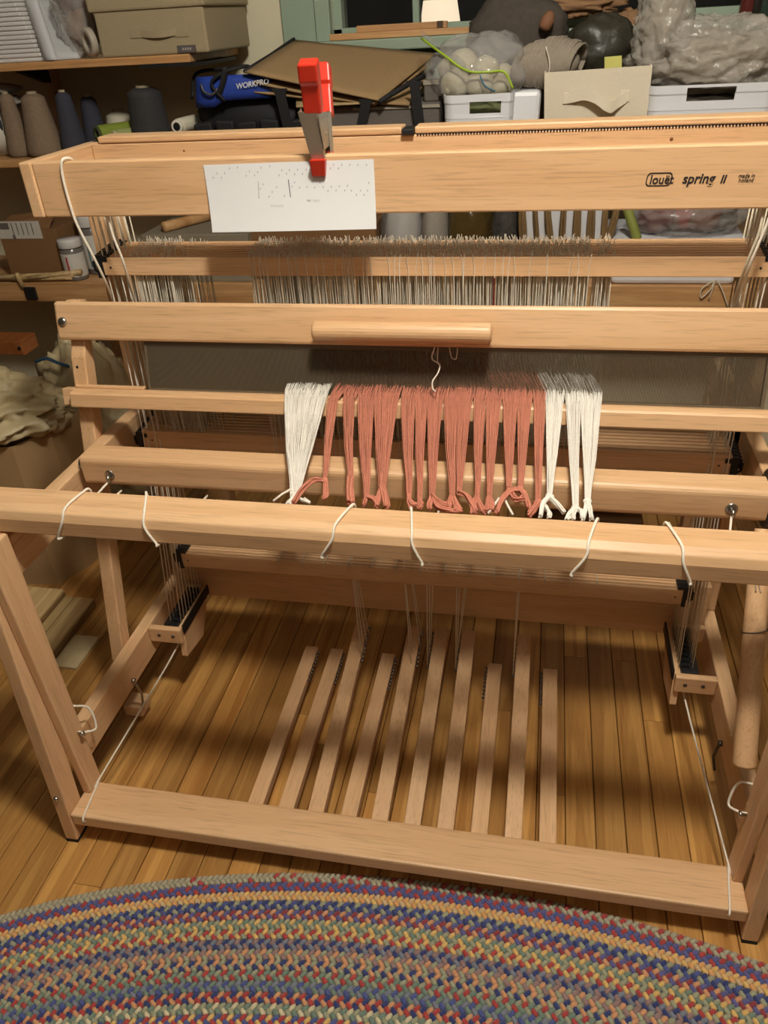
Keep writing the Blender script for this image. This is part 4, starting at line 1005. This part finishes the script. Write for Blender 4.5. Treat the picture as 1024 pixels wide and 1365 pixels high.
# --- white plastic bins with handle slots
BINW = plain('bin_white', rgb(226, 227, 230), .4, var=.02)
def bin_(px0, px1, pytop, Y, depth, label, slot, zbase=MZ, name='plastic_bin', taper=.012, cat='bin'):
    a_ = W(px0, pytop, Y); b2 = W(px1, pytop, Y); zt = (a_.z + b2.z) / 2; x0, x1 = a_.x, b2.x
    t = empty(name, ((x0 + x1) / 2, Y + depth / 2, zbase), label, cat)
    s0, s1 = W(slot[0], slot[2], Y), W(slot[1], slot[3], Y)
    zs = sorted(set([zbase + .0, zbase + .012, s1.z, s0.z, zt - .022, zt - .018, zt - .006, zt, zt - .055, zt - .058]))
    # perimeter positions
    per = []; r = .028
    xs = [x0 + r, s0.x, s1.x, x1 - r]
    for x in xs: per.append((x, Y, 0))
    def corner(cx_, cy_, a0):
        for k in range(1, 6): an = math.radians(a0 + 90 * k / 6); per.append((cx_ + r * math.cos(an), cy_ + r * math.sin(an), 1))
    corner(x1 - r, Y + r, -90); per.append((x1, Y + r, 1)); per.append((x1, Y + depth - r, 1)); corner(x1 - r, Y + depth - r, 0)
    per.append((x1 - r, Y + depth, 1)); per.append((x0 + r, Y + depth, 1)); corner(x0 + r, Y + depth - r, 90)
    per.append((x0, Y + depth - r, 1)); per.append((x0, Y + r, 1)); corner(x0 + r, Y + r, 180)
    n = len(per); m = MB(); vs = []; cxx, cyy = (x0 + x1) / 2, Y + depth / 2
    for z in zs:
        k = 1 - taper * (zt - z) / (zt - zbase) * 4
        g = 1.012 if z >= zt - .019 else 1.0
        if abs(z - (zt - .055)) < .0015: g = 1.006
        for (x, y, c_) in per: vs.append(Vector((cxx + (x - cxx) * k * g, cyy + (y - cyy) * k * g, z)))
    fs = []
    i0 = zs.index(s1.z); i1 = zs.index(s0.z)
    for i in range(len(zs) - 1):
        for j in range(n):
            if j == 1 and i0 <= i < i1: continue
            fs.append((i * n + j, i * n + (j + 1) % n, (i + 1) * n + (j + 1) % n, (i + 1) * n + j))
    fs.append(tuple(range(n - 1, -1, -1)))
    m.add(vs, fs)
    mk('bin_body', m, BINW, t, solid=.003)
    return t, x0, x1, zt
t1, bx0, bx1, bzt = bin_(591, 684, 126, 1.43, .30, 'white slotted plastic bin under the ziplock bag of cream yarn', (626, 679, 136, 150))
t2, cx0, cx1, czt = bin_(868, 1040, 112, 1.43, .32, 'wide white slotted bin under the bag of grey fleece', (917, 979, 117, 133))
tag(mk('bin_filling', MB().lump(((bx0 + bx1) / 2, 1.57, 1.20), (.09, .10, .06), 3, .15, 2, zmin=MZ + .003), plain('green_fleece', rgb(112, 116, 78), .9, var=.3), smooth=True), 'sage green fleece inside the slotted bin below the cream yarn', 'fleece')
tag(mk('bin_filling', MB().lump(((cx0 + cx1) / 2, 1.59, 1.18), (.12, .12, .055), 7, .15, 2, zmin=MZ + .003), plain('grey_fleece', rgb(112, 104, 92), .9, var=.3), smooth=True), 'grey fleece inside the wide white bin', 'fleece')
# second plain bin behind, between slotted bin and fabric bin
pl_ = MB(); q0 = W(684, 130, 1.50); q1 = W(722, 120, 1.50)
b3 = mk('plastic_bin', MB().hexa([(q0.x - .012, 1.50, MZ), (q1.x - .004, 1.50, MZ), (q1.x - .004, 1.76, MZ), (q0.x - .012, 1.76, MZ)], [(q0.x - .016, 1.495, q1.z), (q1.x, 1.495, q1.z), (q1.x, 1.765, q1.z), (q0.x - .016, 1.765, q1.z)]), BINW, bevel=.012)
tag(b3, 'narrow plain white bin between the slotted bin and the cream fabric bin', 'bin')
# cream fabric bin
CRM = plain('cream_canvas', rgb(224, 212, 188), .9, var=.06, scale=200, bump=.12)
a0 = W(727, 97, 1.445); a1 = W(869, 87, 1.445); e0 = W(728, 165, 1.46); e1 = W(861, 160, 1.46)
fb = empty('fabric_bin', ((a0.x + a1.x) / 2, 1.58, MZ), 'cream canvas bin with a loop handle between white bins', 'bin')
zb = MZ; zt0 = a0.z; zt1 = a1.z
mk('canvas_body', MB().add([(e0.x, 1.46, zb), (e1.x, 1.46, zb), (e1.x, 1.74, zb), (e0.x, 1.74, zb), (a0.x, 1.445, zt0), (a1.x, 1.445, zt1), (a1.x, 1.75, zt1), (a0.x, 1.75, zt0)],
                            [(3, 2, 1, 0), (0, 1, 5, 4), (1, 2, 6, 5), (2, 3, 7, 6), (3, 0, 4, 7)]), CRM, fb, solid=.006)
hp_ = [W(752, 131, 1.449), W(765, 129, 1.440), W(780, 126, 1.428), W(795, 131, 1.418), W(805, 139, 1.418), W(815, 143, 1.425), W(824, 137, 1.438), W(838, 128, 1.449)]
hp_ = curve_pts(hp_, 4)
mk('loop_handle', MB().sheet([[q + Vector((0, .002, .014)) for q in hp_], [q - Vector((0, .0, .013)) for q in hp_]]), CRM, fb, solid=.002)
for (u0, v0) in ((757, 131), (833, 128)):
    q = W(u0, v0, 1.4485); mk('handle_patch', MB().box(q.x - .012, q.x + .012, 1.4455, 1.450, q.z - .013, q.z + .013), CRM, fb, bevel=.001)
tag(mk('yellow_note', MB().add([W(806, 76, 1.50), W(829, 74, 1.50), W(829, 92, 1.50), W(806, 92, 1.50)], [(0, 1, 2, 3)]), plain('note_yellow', rgb(206, 200, 110), .8), solid=.002), 'yellow paper tag sticking out of the cream canvas bin', 'tag')

# --- ziplock bag of cream yarn balls on the first bin
zb_ = empty('ziplock_bag', ((bx0 + bx1) / 2, 1.56, bzt - .005), 'ziplock bag of cream yarn balls on the slotted white bin', 'bag')
CY = plain('cream_yarn', rgb(208, 198, 170), .9, var=.15, scale=150, bump=.3)
for (u0, v0, Y, r) in ((607, 112, 1.50, .040), (640, 113, 1.49, .038), (668, 116, 1.50, .030), (618, 85, 1.56, .040), (648, 92, 1.53, .036), (600, 92, 1.58, .034), (672, 100, 1.55, .03)):
    q = W(u0, v0, Y); mk('yarn_ball', MB().lump(q, (r, r, r * .9), u0, .06, 2, (18, 12)), CY, zb_, smooth=True)
q = W(636, 95, 1.53)
mk('bag_film', MB().lump(q, (.135, .095, .088), 5, .12, 2.0, (64, 40), zmin=bzt - .004, ridge=.12), PLASTIC, zb_, smooth=True)
mk('zip_strip', MB().tube(curve_pts([W(562, 51, 1.52), W(590, 72, 1.46), W(622, 94, 1.43), W(650, 96, 1.43), W(672, 96, 1.44), W(684, 118, 1.44)], 6), .0032, 6), plain('zip_green', rgb(160, 190, 50), .4), zb_, smooth=True)
mk('blue_band', MB().tube(curve_pts([W(640, 100, 1.433), W(646, 114, 1.43), W(660, 122, 1.43)], 5), .0042, 6, flat=.5), plain('band_blue', rgb(60, 110, 140), .6), zb_, smooth=True)
mk('bag_flap', MB().sheet([[W(562 + 60 * u_ / 6, 52 + 42 * u_ / 6 - 3 * v, 1.52 - .09 * u_ / 6 + .02 * v) for u_ in range(7)] for v in range(5)]), PLASTIC, zb_, smooth=True)

# --- dark wool bag, grey skein, brown paper
DW = plain('dark_wool', rgb(74, 66, 58), .95, var=.25, scale=60, bump=.5)
q = W(690, 50, 1.69)
dwb = tag(mk('wool_bag', MB().lump(q, (.14, .07, .105), 8, .12, 1.6, (36, 24)), DW, smooth=True), 'big dark grey wool bundle behind the grey skein', 'wool')
mk('bag_film', MB().lump(W(662, 70, 1.60), (.075, .05, .05), 6, .2, 2), PLASTIC, dwb, smooth=True)
sk = empty('yarn_skein', W(735, 110, 1.56), 'light grey twisted yarn skein beside the cream canvas bin', 'skein')
SKM = plain('skein_grey', rgb(150, 138, 122), .95, var=.2, scale=120)
m = MB(); c0 = W(733, 84, 1.56)
for k in range(46):
    t = k / 46; x = c0.x - .075 + .15 * t; rr_ = .058 * (1 - .35 * (2 * t - 1) ** 2) * R(.92, 1.05)
    m.tube([Vector((x + .012 * math.sin(an * 1.0) + .02 * math.cos(an), 1.56 + .05 * math.cos(an), c0.z + .006 * (1 - 2 * t) * 0 + rr_ * math.sin(an))) for an in [j * math.pi / 7 for j in range(15)]], .0038, 5)
mk('yarn_strands', m, SKM, sk, smooth=True)
mk('skein_core', MB().lump(c0, (.078, .045, .05), 2, .05, 1.5, (18, 12)), SKM, sk, smooth=True)
mk('skein_tie', MB().tube(curve_pts([W(728, 62, 1.50), W(733, 86, 1.495), W(730, 104, 1.50)], 5), .0016, 5), CORD, sk, smooth=True)
bk_ = tag(mk('dark_bag', MB().lump(W(800, 62, 1.68), (.095, .05, .075), 12, .2, 1.8), glassy('dark_film', rgb(60, 56, 46), .9, .38, bump=.25), smooth=True), 'dark olive plastic bag behind the cream canvas bin', 'bag')
kp = plain('kraft_brown', rgb(140, 104, 70), .8, var=.1)
rows = [[W(690 + 95 * u_ / 10 + (20 * v / 5), -14 + 24 * math.sin(math.pi * (.15 + .75 * u_ / 10)) - 6 * v + 6, 1.60 + .03 * v) for u_ in range(11)] for v in range(6)]
tag(mk('kraft_paper', MB().lump(W(757, 4, 1.755), (.135, .04, .036), 4, .25, 2.0, (64, 40), ridge=.45).lump(W(830, 42, 1.775), (.055, .02, .055), 6, .2, 1.8, (48, 32), ridge=.4).lump(W(802, 14, 1.765), (.035, .03, .04), 9, .2, 1.7, (40, 28), ridge=.4), kp, smooth=True), 'crumpled brown paper resting over the dark wool and olive bag', 'paper')
tag(mk('orange_spool', MB().lathe([(.010, 0), (.016, .006), (.018, .025), (.012, .04), (.006, .046)], W(724, 40, 1.60), (.5, .2, 1), 16), plain('orange_yarn', rgb(128, 86, 58), .8), smooth=True), 'small orange spool poking from the dark wool bundle', 'spool')

# --- big clear bag of grey fleece on the right bin
gb = empty('fleece_bag', ((cx0 + cx1) / 2, 1.58, czt - .004), 'large clear plastic bag of grey fleece on the wide white bin', 'bag')
GF = plain('fleece_taupe', rgb(150, 136, 116), .95, var=.3, scale=30, bump=.6)
mk('fleece', MB().lump(W(955, 85, 1.58), (.20, .11, .075), 3, .16, 1.8, (36, 22)), GF, gb, smooth=True)
mk('fleece', MB().lump(W(885, 40, 1.56), (.055, .05, .10), 5, .2, 2), GF, gb, smooth=True)
mk('bag_film', MB().lump(W(955, 80, 1.57), (.212, .13, .098), 8, .16, 2.2, (96, 60), zmin=czt - .012, ridge=.26), FILM, gb, smooth=True)
mk('bag_film', MB().lump(W(885, 35, 1.55), (.07, .065, .125), 9, .18, 2.4, (60, 44), ridge=.26), FILM, gb, smooth=True)

# --- window sill items
ck = [(442, 52, 640, 45, .0085, 1.78), (455, 47, 632, 40, .0075, 1.79), (478, 33, 598, 28, .0085, 1.80)]
labs = ['long pale loom stick lying lowest on the window sill', 'pale loom stick lying second on the window sill', 'short brown stick on top of the sill sticks']
for (u0, v0, u1, v1, r, Y), lb_ in zip(ck, labs):
    p0, p1 = W(u0, v0, Y), W(u1, v1, Y)
    zz = 1.386 + (0, .0, .017)[ck.index((u0, v0, u1, v1, r, Y))]
    yy = (1.765, 1.785, 1.776)[ck.index((u0, v0, u1, v1, r, Y))]
    p0 = Vector((p0.x, yy, zz + r)); p1 = Vector((p1.x, yy, zz + r))
    o = tag(mk('wood_stick', MB().box(p0.x, p1.x, yy - r, yy + r, zz, zz + 2 * r), SHELFW, bevel=.002), lb_, 'stick')
    mk('stick_end', MB().box(p1.x - .03, p1.x - .012, yy - r - .0006, yy + r + .0006, zz + .001, zz + 2 * r + .0006), plain('stick_dark', rgb(70, 50, 30), .7), o)
o = tag(mk('wood_stick', MB().box(W(800, 22, 1.77).x, W(850, 18, 1.77).x + .12, 1.762, 1.78, 1.3855, 1.402), SHELFW, bevel=.002), 'pale stick on the sill behind the fleece bag', 'stick')
for k, (u0, colr, lb_) in enumerate(((992, (92, 40, 34), 'dark red bottle on the sill by the window jamb'), (1003, (40, 34, 30), 'black bottle on the sill by the window jamb'), (1014, (44, 60, 48), 'dark green bottle on the sill by the window jamb'))):
    q = W(u0, 30, 1.80)
    t = empty('sill_bottle', (q.x, 1.80, 1.3855), lb_, 'bottle')
    mk('bottle_body', MB().lathe([(.018, 0), (.02, .004), (.02, .07), (.012, .09), (.007, .10), (.007, .135), (.009, .136), (.009, .142)], (q.x, 1.79, 1.3855), n=18), plain('bottle_%d' % k, rgb(*colr), .25), t, smooth=True)
    mk('bottle_cap', MB().lathe([(.0095, 0), (.0095, .018), (.004, .019)], (q.x, 1.79, 1.528), n=14), BLACK, t, smooth=True)

# --- lower shelf contents (seen below the castle)
LZ = .7553
CB = plain('cardboard', rgb(124, 88, 52), .85, var=.08, scale=30)
a_ = W(12, 355, 1.50); b2 = W(79, 355, 1.50); zt = W(40, 318, 1.50).z
cbx = empty('cardboard_box', ((a_.x + b2.x) / 2, 1.62, LZ), 'cardboard box with a white label beside the supplement jars', 'box')
mk('box_body', MB().box(a_.x, b2.x + .02, 1.50, 1.76, LZ, zt + .03), CB, cbx, bevel=.002)
mk('box_label', MB().box(a_.x + .002, b2.x - .03, 1.4985, 1.50, zt, zt + .055), plain('label_white', rgb(190, 184, 172), .7), cbx)
lb = MB(); lb.box(a_.x + .012, a_.x + .045, 1.4978, 1.4986, zt + .03, zt + .05); lb.box(a_.x + .05, a_.x + .06, 1.4978, 1.4986, zt - .001, zt + .012)
for k in range(5): lb.box(a_.x + .055 + k * .018, a_.x + .058 + k * .018, 1.4978, 1.4986, zt + .012, zt + .05)
mk('label_print', lb, plain('label_print', rgb(96, 88, 84), .7), cbx)
mk('box_flap', MB().add([(a_.x, 1.50, zt + .03), (b2.x, 1.50, zt + .03), (b2.x, 1.56, zt + .075), (a_.x + .02, 1.56, zt + .06)], [(0, 1, 2, 3)]), CB, cbx, solid=.004)
def jar(px, pyt, Y, r, label, body, h, stripe):
    q = W(px, pyt, Y); t = empty('supplement_jar', (q.x, Y, LZ), label, 'jar')
    mk('jar_body', MB().lathe([(r * .92, 0), (r, .006), (r, h * .72), (r * .8, h * .8), (r * .72, h * .84)], (q.x, Y, LZ), n=26), body, t, smooth=True)
    mk('jar_label', MB().lathe([(r * 1.005, h * .10), (r * 1.01, h * .11), (r * 1.01, h * .66), (r * 1.005, h * .67)], (q.x, Y, LZ), n=26), plain('jar_paper', rgb(196, 190, 180), .6), t, smooth=True)
    mk('label_stripe', MB().box(q.x - .004, q.x + .002, Y - r * 1.025, Y - r * .9, LZ + h * .14, LZ + h * .6), stripe, t)
    mk('jar_lid', MB().lathe([(r * .98, h * .80), (r, h * .81), (r, h * .96), (r * .94, h)], (q.x, Y, LZ), n=26), plain('lid_white', rgb(200, 196, 190), .5), t, smooth=True)
CLR = plain('jar_clear', rgb(110, 104, 98), .2)
jar(90, 316, 1.50, .037, 'white lidded jar with a red striped label by the cardboard box', CLR, .130, plain('stripe_red', rgb(170, 50, 50), .6))
jar(119, 298, 1.58, .042, 'taller white lidded jar behind the red striped jar', CLR, .19, plain('stripe_teal', rgb(70, 110, 110), .6))
# wooden swift / stretcher lying on the shelf edge
swf = empty('wooden_swift', W(60, 380, 1.46), 'pale wooden crossed sticks lying on the lower shelf edge', 'swift')
for (u0, v0, u1, v1, r, dz_) in ((-20, 372, 100, 366, .014, .016), (38, 371, 108, 362, .013, .030), (-20, 378, 30, 380, .012, .012), (22, 383, 100, 381, .013, .004)):
    p0, p1 = W(u0, v0, 1.452), W(u1, v1, 1.47); p0.z = max(p0.z, LZ + r); p1.z = max(p1.z, LZ + r)
    mk('swift_arm', MB().tube([p0, p1], r, 10, flat=.7), PINEW, swf, smooth=True)
mk('swift_peg', MB().lathe([(.008, 0), (.009, .05), (.005, .055)], W(31, 384, 1.45), (0, -.2, 1), 12), PINEW, swf, smooth=True)
mk('swift_clamp', MB().box(W(33, 390, 1.44).x, W(47, 390, 1.44).x, 1.438, 1.4495, .70, .742), BLACK, swf, bevel=.002)
# grey lidded carton with dowel
a_ = W(192, 322, 1.47); b2 = W(330, 322, 1.47); zt = W(250, 312, 1.47).z
gl = empty('grey_carton', ((a_.x + b2.x) / 2, 1.6, LZ), 'grey board carton with white lettering under a wooden dowel', 'box')
GB = plain('grey_board', rgb(134, 124, 104), .8, var=.06)
mk('carton_body', MB().box(a_.x, b2.x, 1.47, 1.72, LZ, zt - .03), GB, gl, bevel=.003)
mk('carton_lid', MB().box(a_.x - .004, b2.x + .004, 1.465, 1.725, zt - .03, zt), GB, gl, bevel=.003)
sc2 = MB()
for k in range(9): sc2.tube([(a_.x + .025 + k * .012, 1.4645, zt - .022), (a_.x + .030 + k * .012, 1.4645, zt - .008), (a_.x + .036 + k * .012, 1.4645, zt - .02)], .0012, 4)
mk('carton_lettering', sc2, plain('scrawl_white', rgb(210, 206, 196), .7), gl)
p0 = W(218, 303, 1.49); p0.z = zt + .016
dl = tag(mk('wood_dowel', MB().lathe([(.014, 0), (.016, .003), (.016, .2), (.014, .203)], p0, (.55, 1, 0), 18), SHELFW, smooth=True), 'short round wooden dowel resting on the grey carton', 'dowel')
a_ = W(332, 335, 1.50); b2 = W(502, 335, 1.50); zt = W(420, 300, 1.50).z
tag(mk('cardboard_box', MB().box(a_.x + .006, b2.x, 1.50, 1.74, LZ, zt), CB, bevel=.003), 'plain brown cardboard box behind the clamped paper sheet', 'box')
q = W(533, 300, 1.52)
wb = empty('white_wool_bag', (q.x, 1.56, LZ), 'clear bag of white wool beside the plain cardboard box', 'bag')
mk('wool', MB().lump((q.x, 1.58, LZ + .12), (.055, .07, .12), 3, .1, 1.5, zmin=LZ), plain('wool_white', rgb(186, 182, 176), .9, var=.1), wb, smooth=True)
mk('bag_film', MB().lump((q.x, 1.57, LZ + .13), (.066, .085, .135), 4, .15, 2.2, zmin=LZ + .001), PLASTIC, wb, smooth=True)
q = W(578, 305, 1.53)
tag(mk('knit_bundle', MB().lump((q.x, 1.58, LZ + .11), (.045, .08, .12), 6, .08, 1.5, zmin=LZ), plain('knit_grey', rgb(140, 132, 120), .95, var=.25, scale=260), smooth=True), 'grey knitted bundle beside the bag of white wool', 'bundle')
q = W(625, 305, 1.53)
tag(mk('olive_bag', MB().lump((q.x, 1.58, LZ + .12), (.075, .09, .135), 7, .14, 1.8, zmin=LZ), glassy('olive_film', rgb(78, 62, 30), .95, .25), smooth=True), 'olive brown plastic bag between grey knit and brown hanks', 'bag')
q = W(672, 305, 1.55)
tag(mk('checked_cloth', MB().lump((q.x, 1.59, LZ + .11), (.045, .06, .12), 9, .15, 2.2, zmin=LZ), None or plain('check_cloth', rgb(60, 56, 50), .9, var=.9, scale=70), smooth=True), 'black and white crumpled cloth beside the brown hanks', 'cloth')
# white tub with brown hanks hung over it
a_ = W(690, 322, 1.52); b2 = W(808, 322, 1.52)
tag(mk('white_tub', MB().hexa([(a_.x + .02, 1.52, LZ), (b2.x - .02, 1.52, LZ), (b2.x - .02, 1.74, LZ), (a_.x + .02, 1.74, LZ)], [(a_.x, 1.51, 1.0), (b2.x, 1.51, 1.0), (b2.x, 1.75, 1.0), (a_.x, 1.75, 1.0)]), plain('tub_white', rgb(214, 214, 216), .5, var=.03), bevel=.01), 'white plastic tub behind the brown hanks on the lower shelf', 'tub')
BH = plain('brown_hank', rgb(122, 96, 60), .9, var=.2, scale=120)
for k, (u0, lean) in enumerate(((696, 2), (713, 3), (731, 5), (752, -3), (770, -2), (789, -2), (806, -3), (822, -14))):
    tp_ = W(u0, 283, 1.495); bt = W(u0 + lean, 330, 1.50)
    m = MB()
    for j in range(6):
        o_ = Vector((R(-.007, .007), R(-.004, .004), 0))
        m.tube(curve_pts([Vector((tp_.x, 1.60, 1.02)) + o_, Vector((tp_.x, 1.53, 1.03)) + o_, tp_ + o_ + Vector((0, 0, .01)), tp_.lerp(bt, .5) + o_ * 1.3, bt + o_ * .9, Vector((bt.x, 1.50, .80)) + o_], 3), .0042, 5)
    tag(mk('yarn_hank', m, BH, smooth=True), 'brown yarn hank hanging over the white tub' if k < 7 else 'brown yarn hank slanting towards the olive green tube', 'hank', 'brown hanks on the white tub')
# right bin on the lower shelf with red yarn bag
a_ = W(806, 372, 1.46); b2 = W(990, 370, 1.46)
rb = tag(mk('white_tray', MB().hexa([(a_.x + .02, 1.462, LZ), (b2.x - .02, 1.462, LZ), (b2.x - .02, 1.74, LZ), (a_.x + .02, 1.74, LZ)], [(a_.x - .005, 1.452, LZ + .12), (b2.x + .005, 1.452, LZ + .12), (b2.x + .005, 1.75, LZ + .12), (a_.x - .005, 1.75, LZ + .12)]), BINW, bevel=.012), 'shallow white tray under the bag of red yarn', 'tray')
ry = empty('red_yarn_bag', ((a_.x + b2.x) / 2, 1.58, LZ + .118), 'clear bag of red and rust yarn in the shallow white tray', 'bag')
z0 = LZ + .1205
for k, (u0, v0, r, cl) in enumerate(((872, 305, .05, (108, 46, 38)), (905, 312, .045, (104, 52, 36)), (935, 308, .05, (112, 60, 40)), (915, 288, .05, (150, 44, 34)), (880, 285, .045, (122, 44, 52)), (965, 300, .04, (90, 84, 76)))):
    q = W(u0, v0, 1.55); mk('red_yarn', MB().lump((q.x, 1.56 + .02 * (k % 2), max(q.z, z0 + r * .9)), (r, r, r * .85), k, .15, 2.4, (20, 14), zmin=z0), plain('redyarn_%d' % k, rgb(*cl), .9, var=.3, scale=90), ry, smooth=True)
q = W(915, 300, 1.55)
mk('bag_film', MB().lump((q.x, 1.56, z0 + .075), (.165, .10, .09), 5, .16, 2.4, (72, 46), zmin=z0 + .0005, ridge=.2), PLASTIC, ry, smooth=True)
gt = W(850, 308, 1.50)
tag(mk('green_tube', MB().lathe([(.012, 0), (.013, .004), (.013, .10), (.011, .104)], (gt.x, 1.478, LZ + .122), (-.45, .2, 1), 14), plain('tube_olive', rgb(128, 134, 60), .6), smooth=True), 'olive green tube leaning against the red yarn bag', 'tube')
tag(mk('thread_loop', MB().tube(curve_pts([W(972, 412, 1.44), W(960, 380, 1.44), W(953, 374, 1.44), W(948, 385, 1.44), W(935, 397, 1.44), W(936, 385, 1.44), W(952, 376, 1.44), W(945, 400, 1.445)], 5), .002, 5), GREYCORD, smooth=True), 'thin beige thread loop hanging at the lower shelf edge', 'thread')

# --- things on the floor at the left
PB = plain('paper_bag', rgb(168, 136, 94), .85, var=.08, scale=12)
PLB = plain('cream_plastic', rgb(196, 178, 138), .45, var=.1, scale=14)
gbx = empty('paper_bag', (-.62, 1.0, 0), 'tall brown paper bag stuffed with cream plastic beside the loom', 'bag')
p = [(-.90, .80), (-.52, .84), (-.46, 1.02), (-.86, 1.06)]
m = MB(); vs = []
for k in range(9):
    z = .0005 + .49 * k / 8
    for (x, y) in ((-.92, .80), (-.74, .785), (-.52, .82), (-.47, .92), (-.45, 1.04), (-.68, 1.06), (-.90, 1.05), (-.905, .92)):
        s_ = 1 + .07 * k / 8 + .012 * noise.noise(Vector((x * 5, y * 5, z * 6)))
        vs.append(Vector((-.68 + (x + .68) * s_, .925 + (y - .925) * s_ , z)))
m.add(vs, [(i * 8 + j, i * 8 + (j + 1) % 8, (i + 1) * 8 + (j + 1) % 8, (i + 1) * 8 + j) for i in range(8) for j in range(8)] + [tuple(range(7, -1, -1))])
mk('bag_body', m, PB, gbx, solid=.003)
mk('plastic_stuffing', MB().lump((-.68, .93, .545), (.265, .16, .10), 3, .16, 2.0, (88, 54), ridge=.35), PLB, gbx, smooth=True)
tag(mk('plastic_sack', MB().lump((-.56, 1.30, .28), (.2, .12, .32), 11, .15, 2.0, (80, 54), zmin=.001, ridge=.28), PLB, smooth=True), 'cream plastic sack standing behind the brown paper bag', 'sack')
tag(mk('blue_strap', MB().tube(curve_pts([W(48, 482, 1.2), W(62, 478, 1.2), (W(78, 484, 1.2)), W(92, 488, 1.22)], 5), .008, 7, flat=.6), plain('strap_blue', rgb(36, 70, 96), .7), smooth=True), 'dark blue strap lying over the cream plastic sack', 'strap')
tag(mk('white_film', MB().lump((-.47, 1.12, .035), (.13, .05, .055), 14, .25, 2.4, (56, 36), zmin=.001, ridge=.35), PLB, smooth=True), 'crumpled cream plastic film on the floor behind the beater sword', 'film')
ob = W(10, 462, 1.12)
sbx = empty('wooden_crate', (ob.x - .12, 1.2, .0), 'orange brown wooden crate corner beside the paper bag', 'crate')
e = W(29, 460, 1.16)
mk('crate_top', MB().box(e.x - .32, e.x, 1.16, 1.24, e.z - .035, e.z + .012), OLDW, sbx, bevel=.004)
for (x, y) in ((e.x - .30, 1.20), (e.x - .26, 1.17)):
    mk('crate_leg', MB().box(x, x + .03, y, y + .03, 0, e.z - .03), OLDW, sbx)
mk('crate_bolt', MB().lathe([(.006, 0), (.005, .004)], (e.x - .012, 1.16, e.z - .01), (0, -1, 0), 10), BLACK, sbx)
# stack of planks on the floor
pk = [(-.60, -.412, .0005, .028, 0), (-.60, -.44, .0285, .052, .02), (-.405, -.345, .0005, .030, .0)]
labs = ['pale pine plank at the bottom of the floor stack', 'pale pine plank on top of the floor stack', 'narrow pine plank beside the stacked planks']
for (x0, x1, z0, z1, dy), lb_ in zip(pk, labs):
    o = tag(mk('wood_plank', MB().box(x0, x1, .50 + dy, .735 + dy * .2, z0, z1), PINEW, bevel=.002), lb_, 'plank')
    mk('grooved_edge', MB().box(x1 - .0005, x1 + .004, .505 + dy, .73 + dy * .2, z0 + .006, z1 - .006), PLYW, o)
tag(mk('white_board', MB().box(-.338, -.262, .475, .60, .0005, .008), plain('board_white', rgb(190, 170, 130), .6), bevel=.001), 'thin cream board lying in front of the planks', 'board')
gbk = empty('green_basket', (1.0, 1.2, W(800, 635, 1.2).z - .06), 'green patterned basket on a brown box behind the loom', 'basket')
q = W(800, 635, 1.2)
gm = MB()
for i in range(9):
    for j in range(3):
        gm.box(q.x - .13 + i * .024, q.x - .108 + i * .024, 1.094, 1.1, q.z - .05 + j * .024, q.z - .028 + j * .024)
mk('green_check', gm, plain('check_green', rgb(86, 108, 66), .8, var=.3, scale=60), gbk)
mk('basket_body', MB().box(q.x - .17, q.x + .085, 1.1, 1.3, q.z - .06, q.z + .028), plain('basket_dark', rgb(34, 44, 30), .9), gbk, bevel=.015)
tag(mk('cardboard_box', MB().box(q.x - .2, q.x + .12, 1.06, 1.34, .0005, q.z - .0603), CB, bevel=.003), 'brown cardboard box on the floor under the green patterned bundle', 'box')
print('triangles approx', sum(len(o.data.polygons) for o in bpy.data.objects if o.type == 'MESH'))
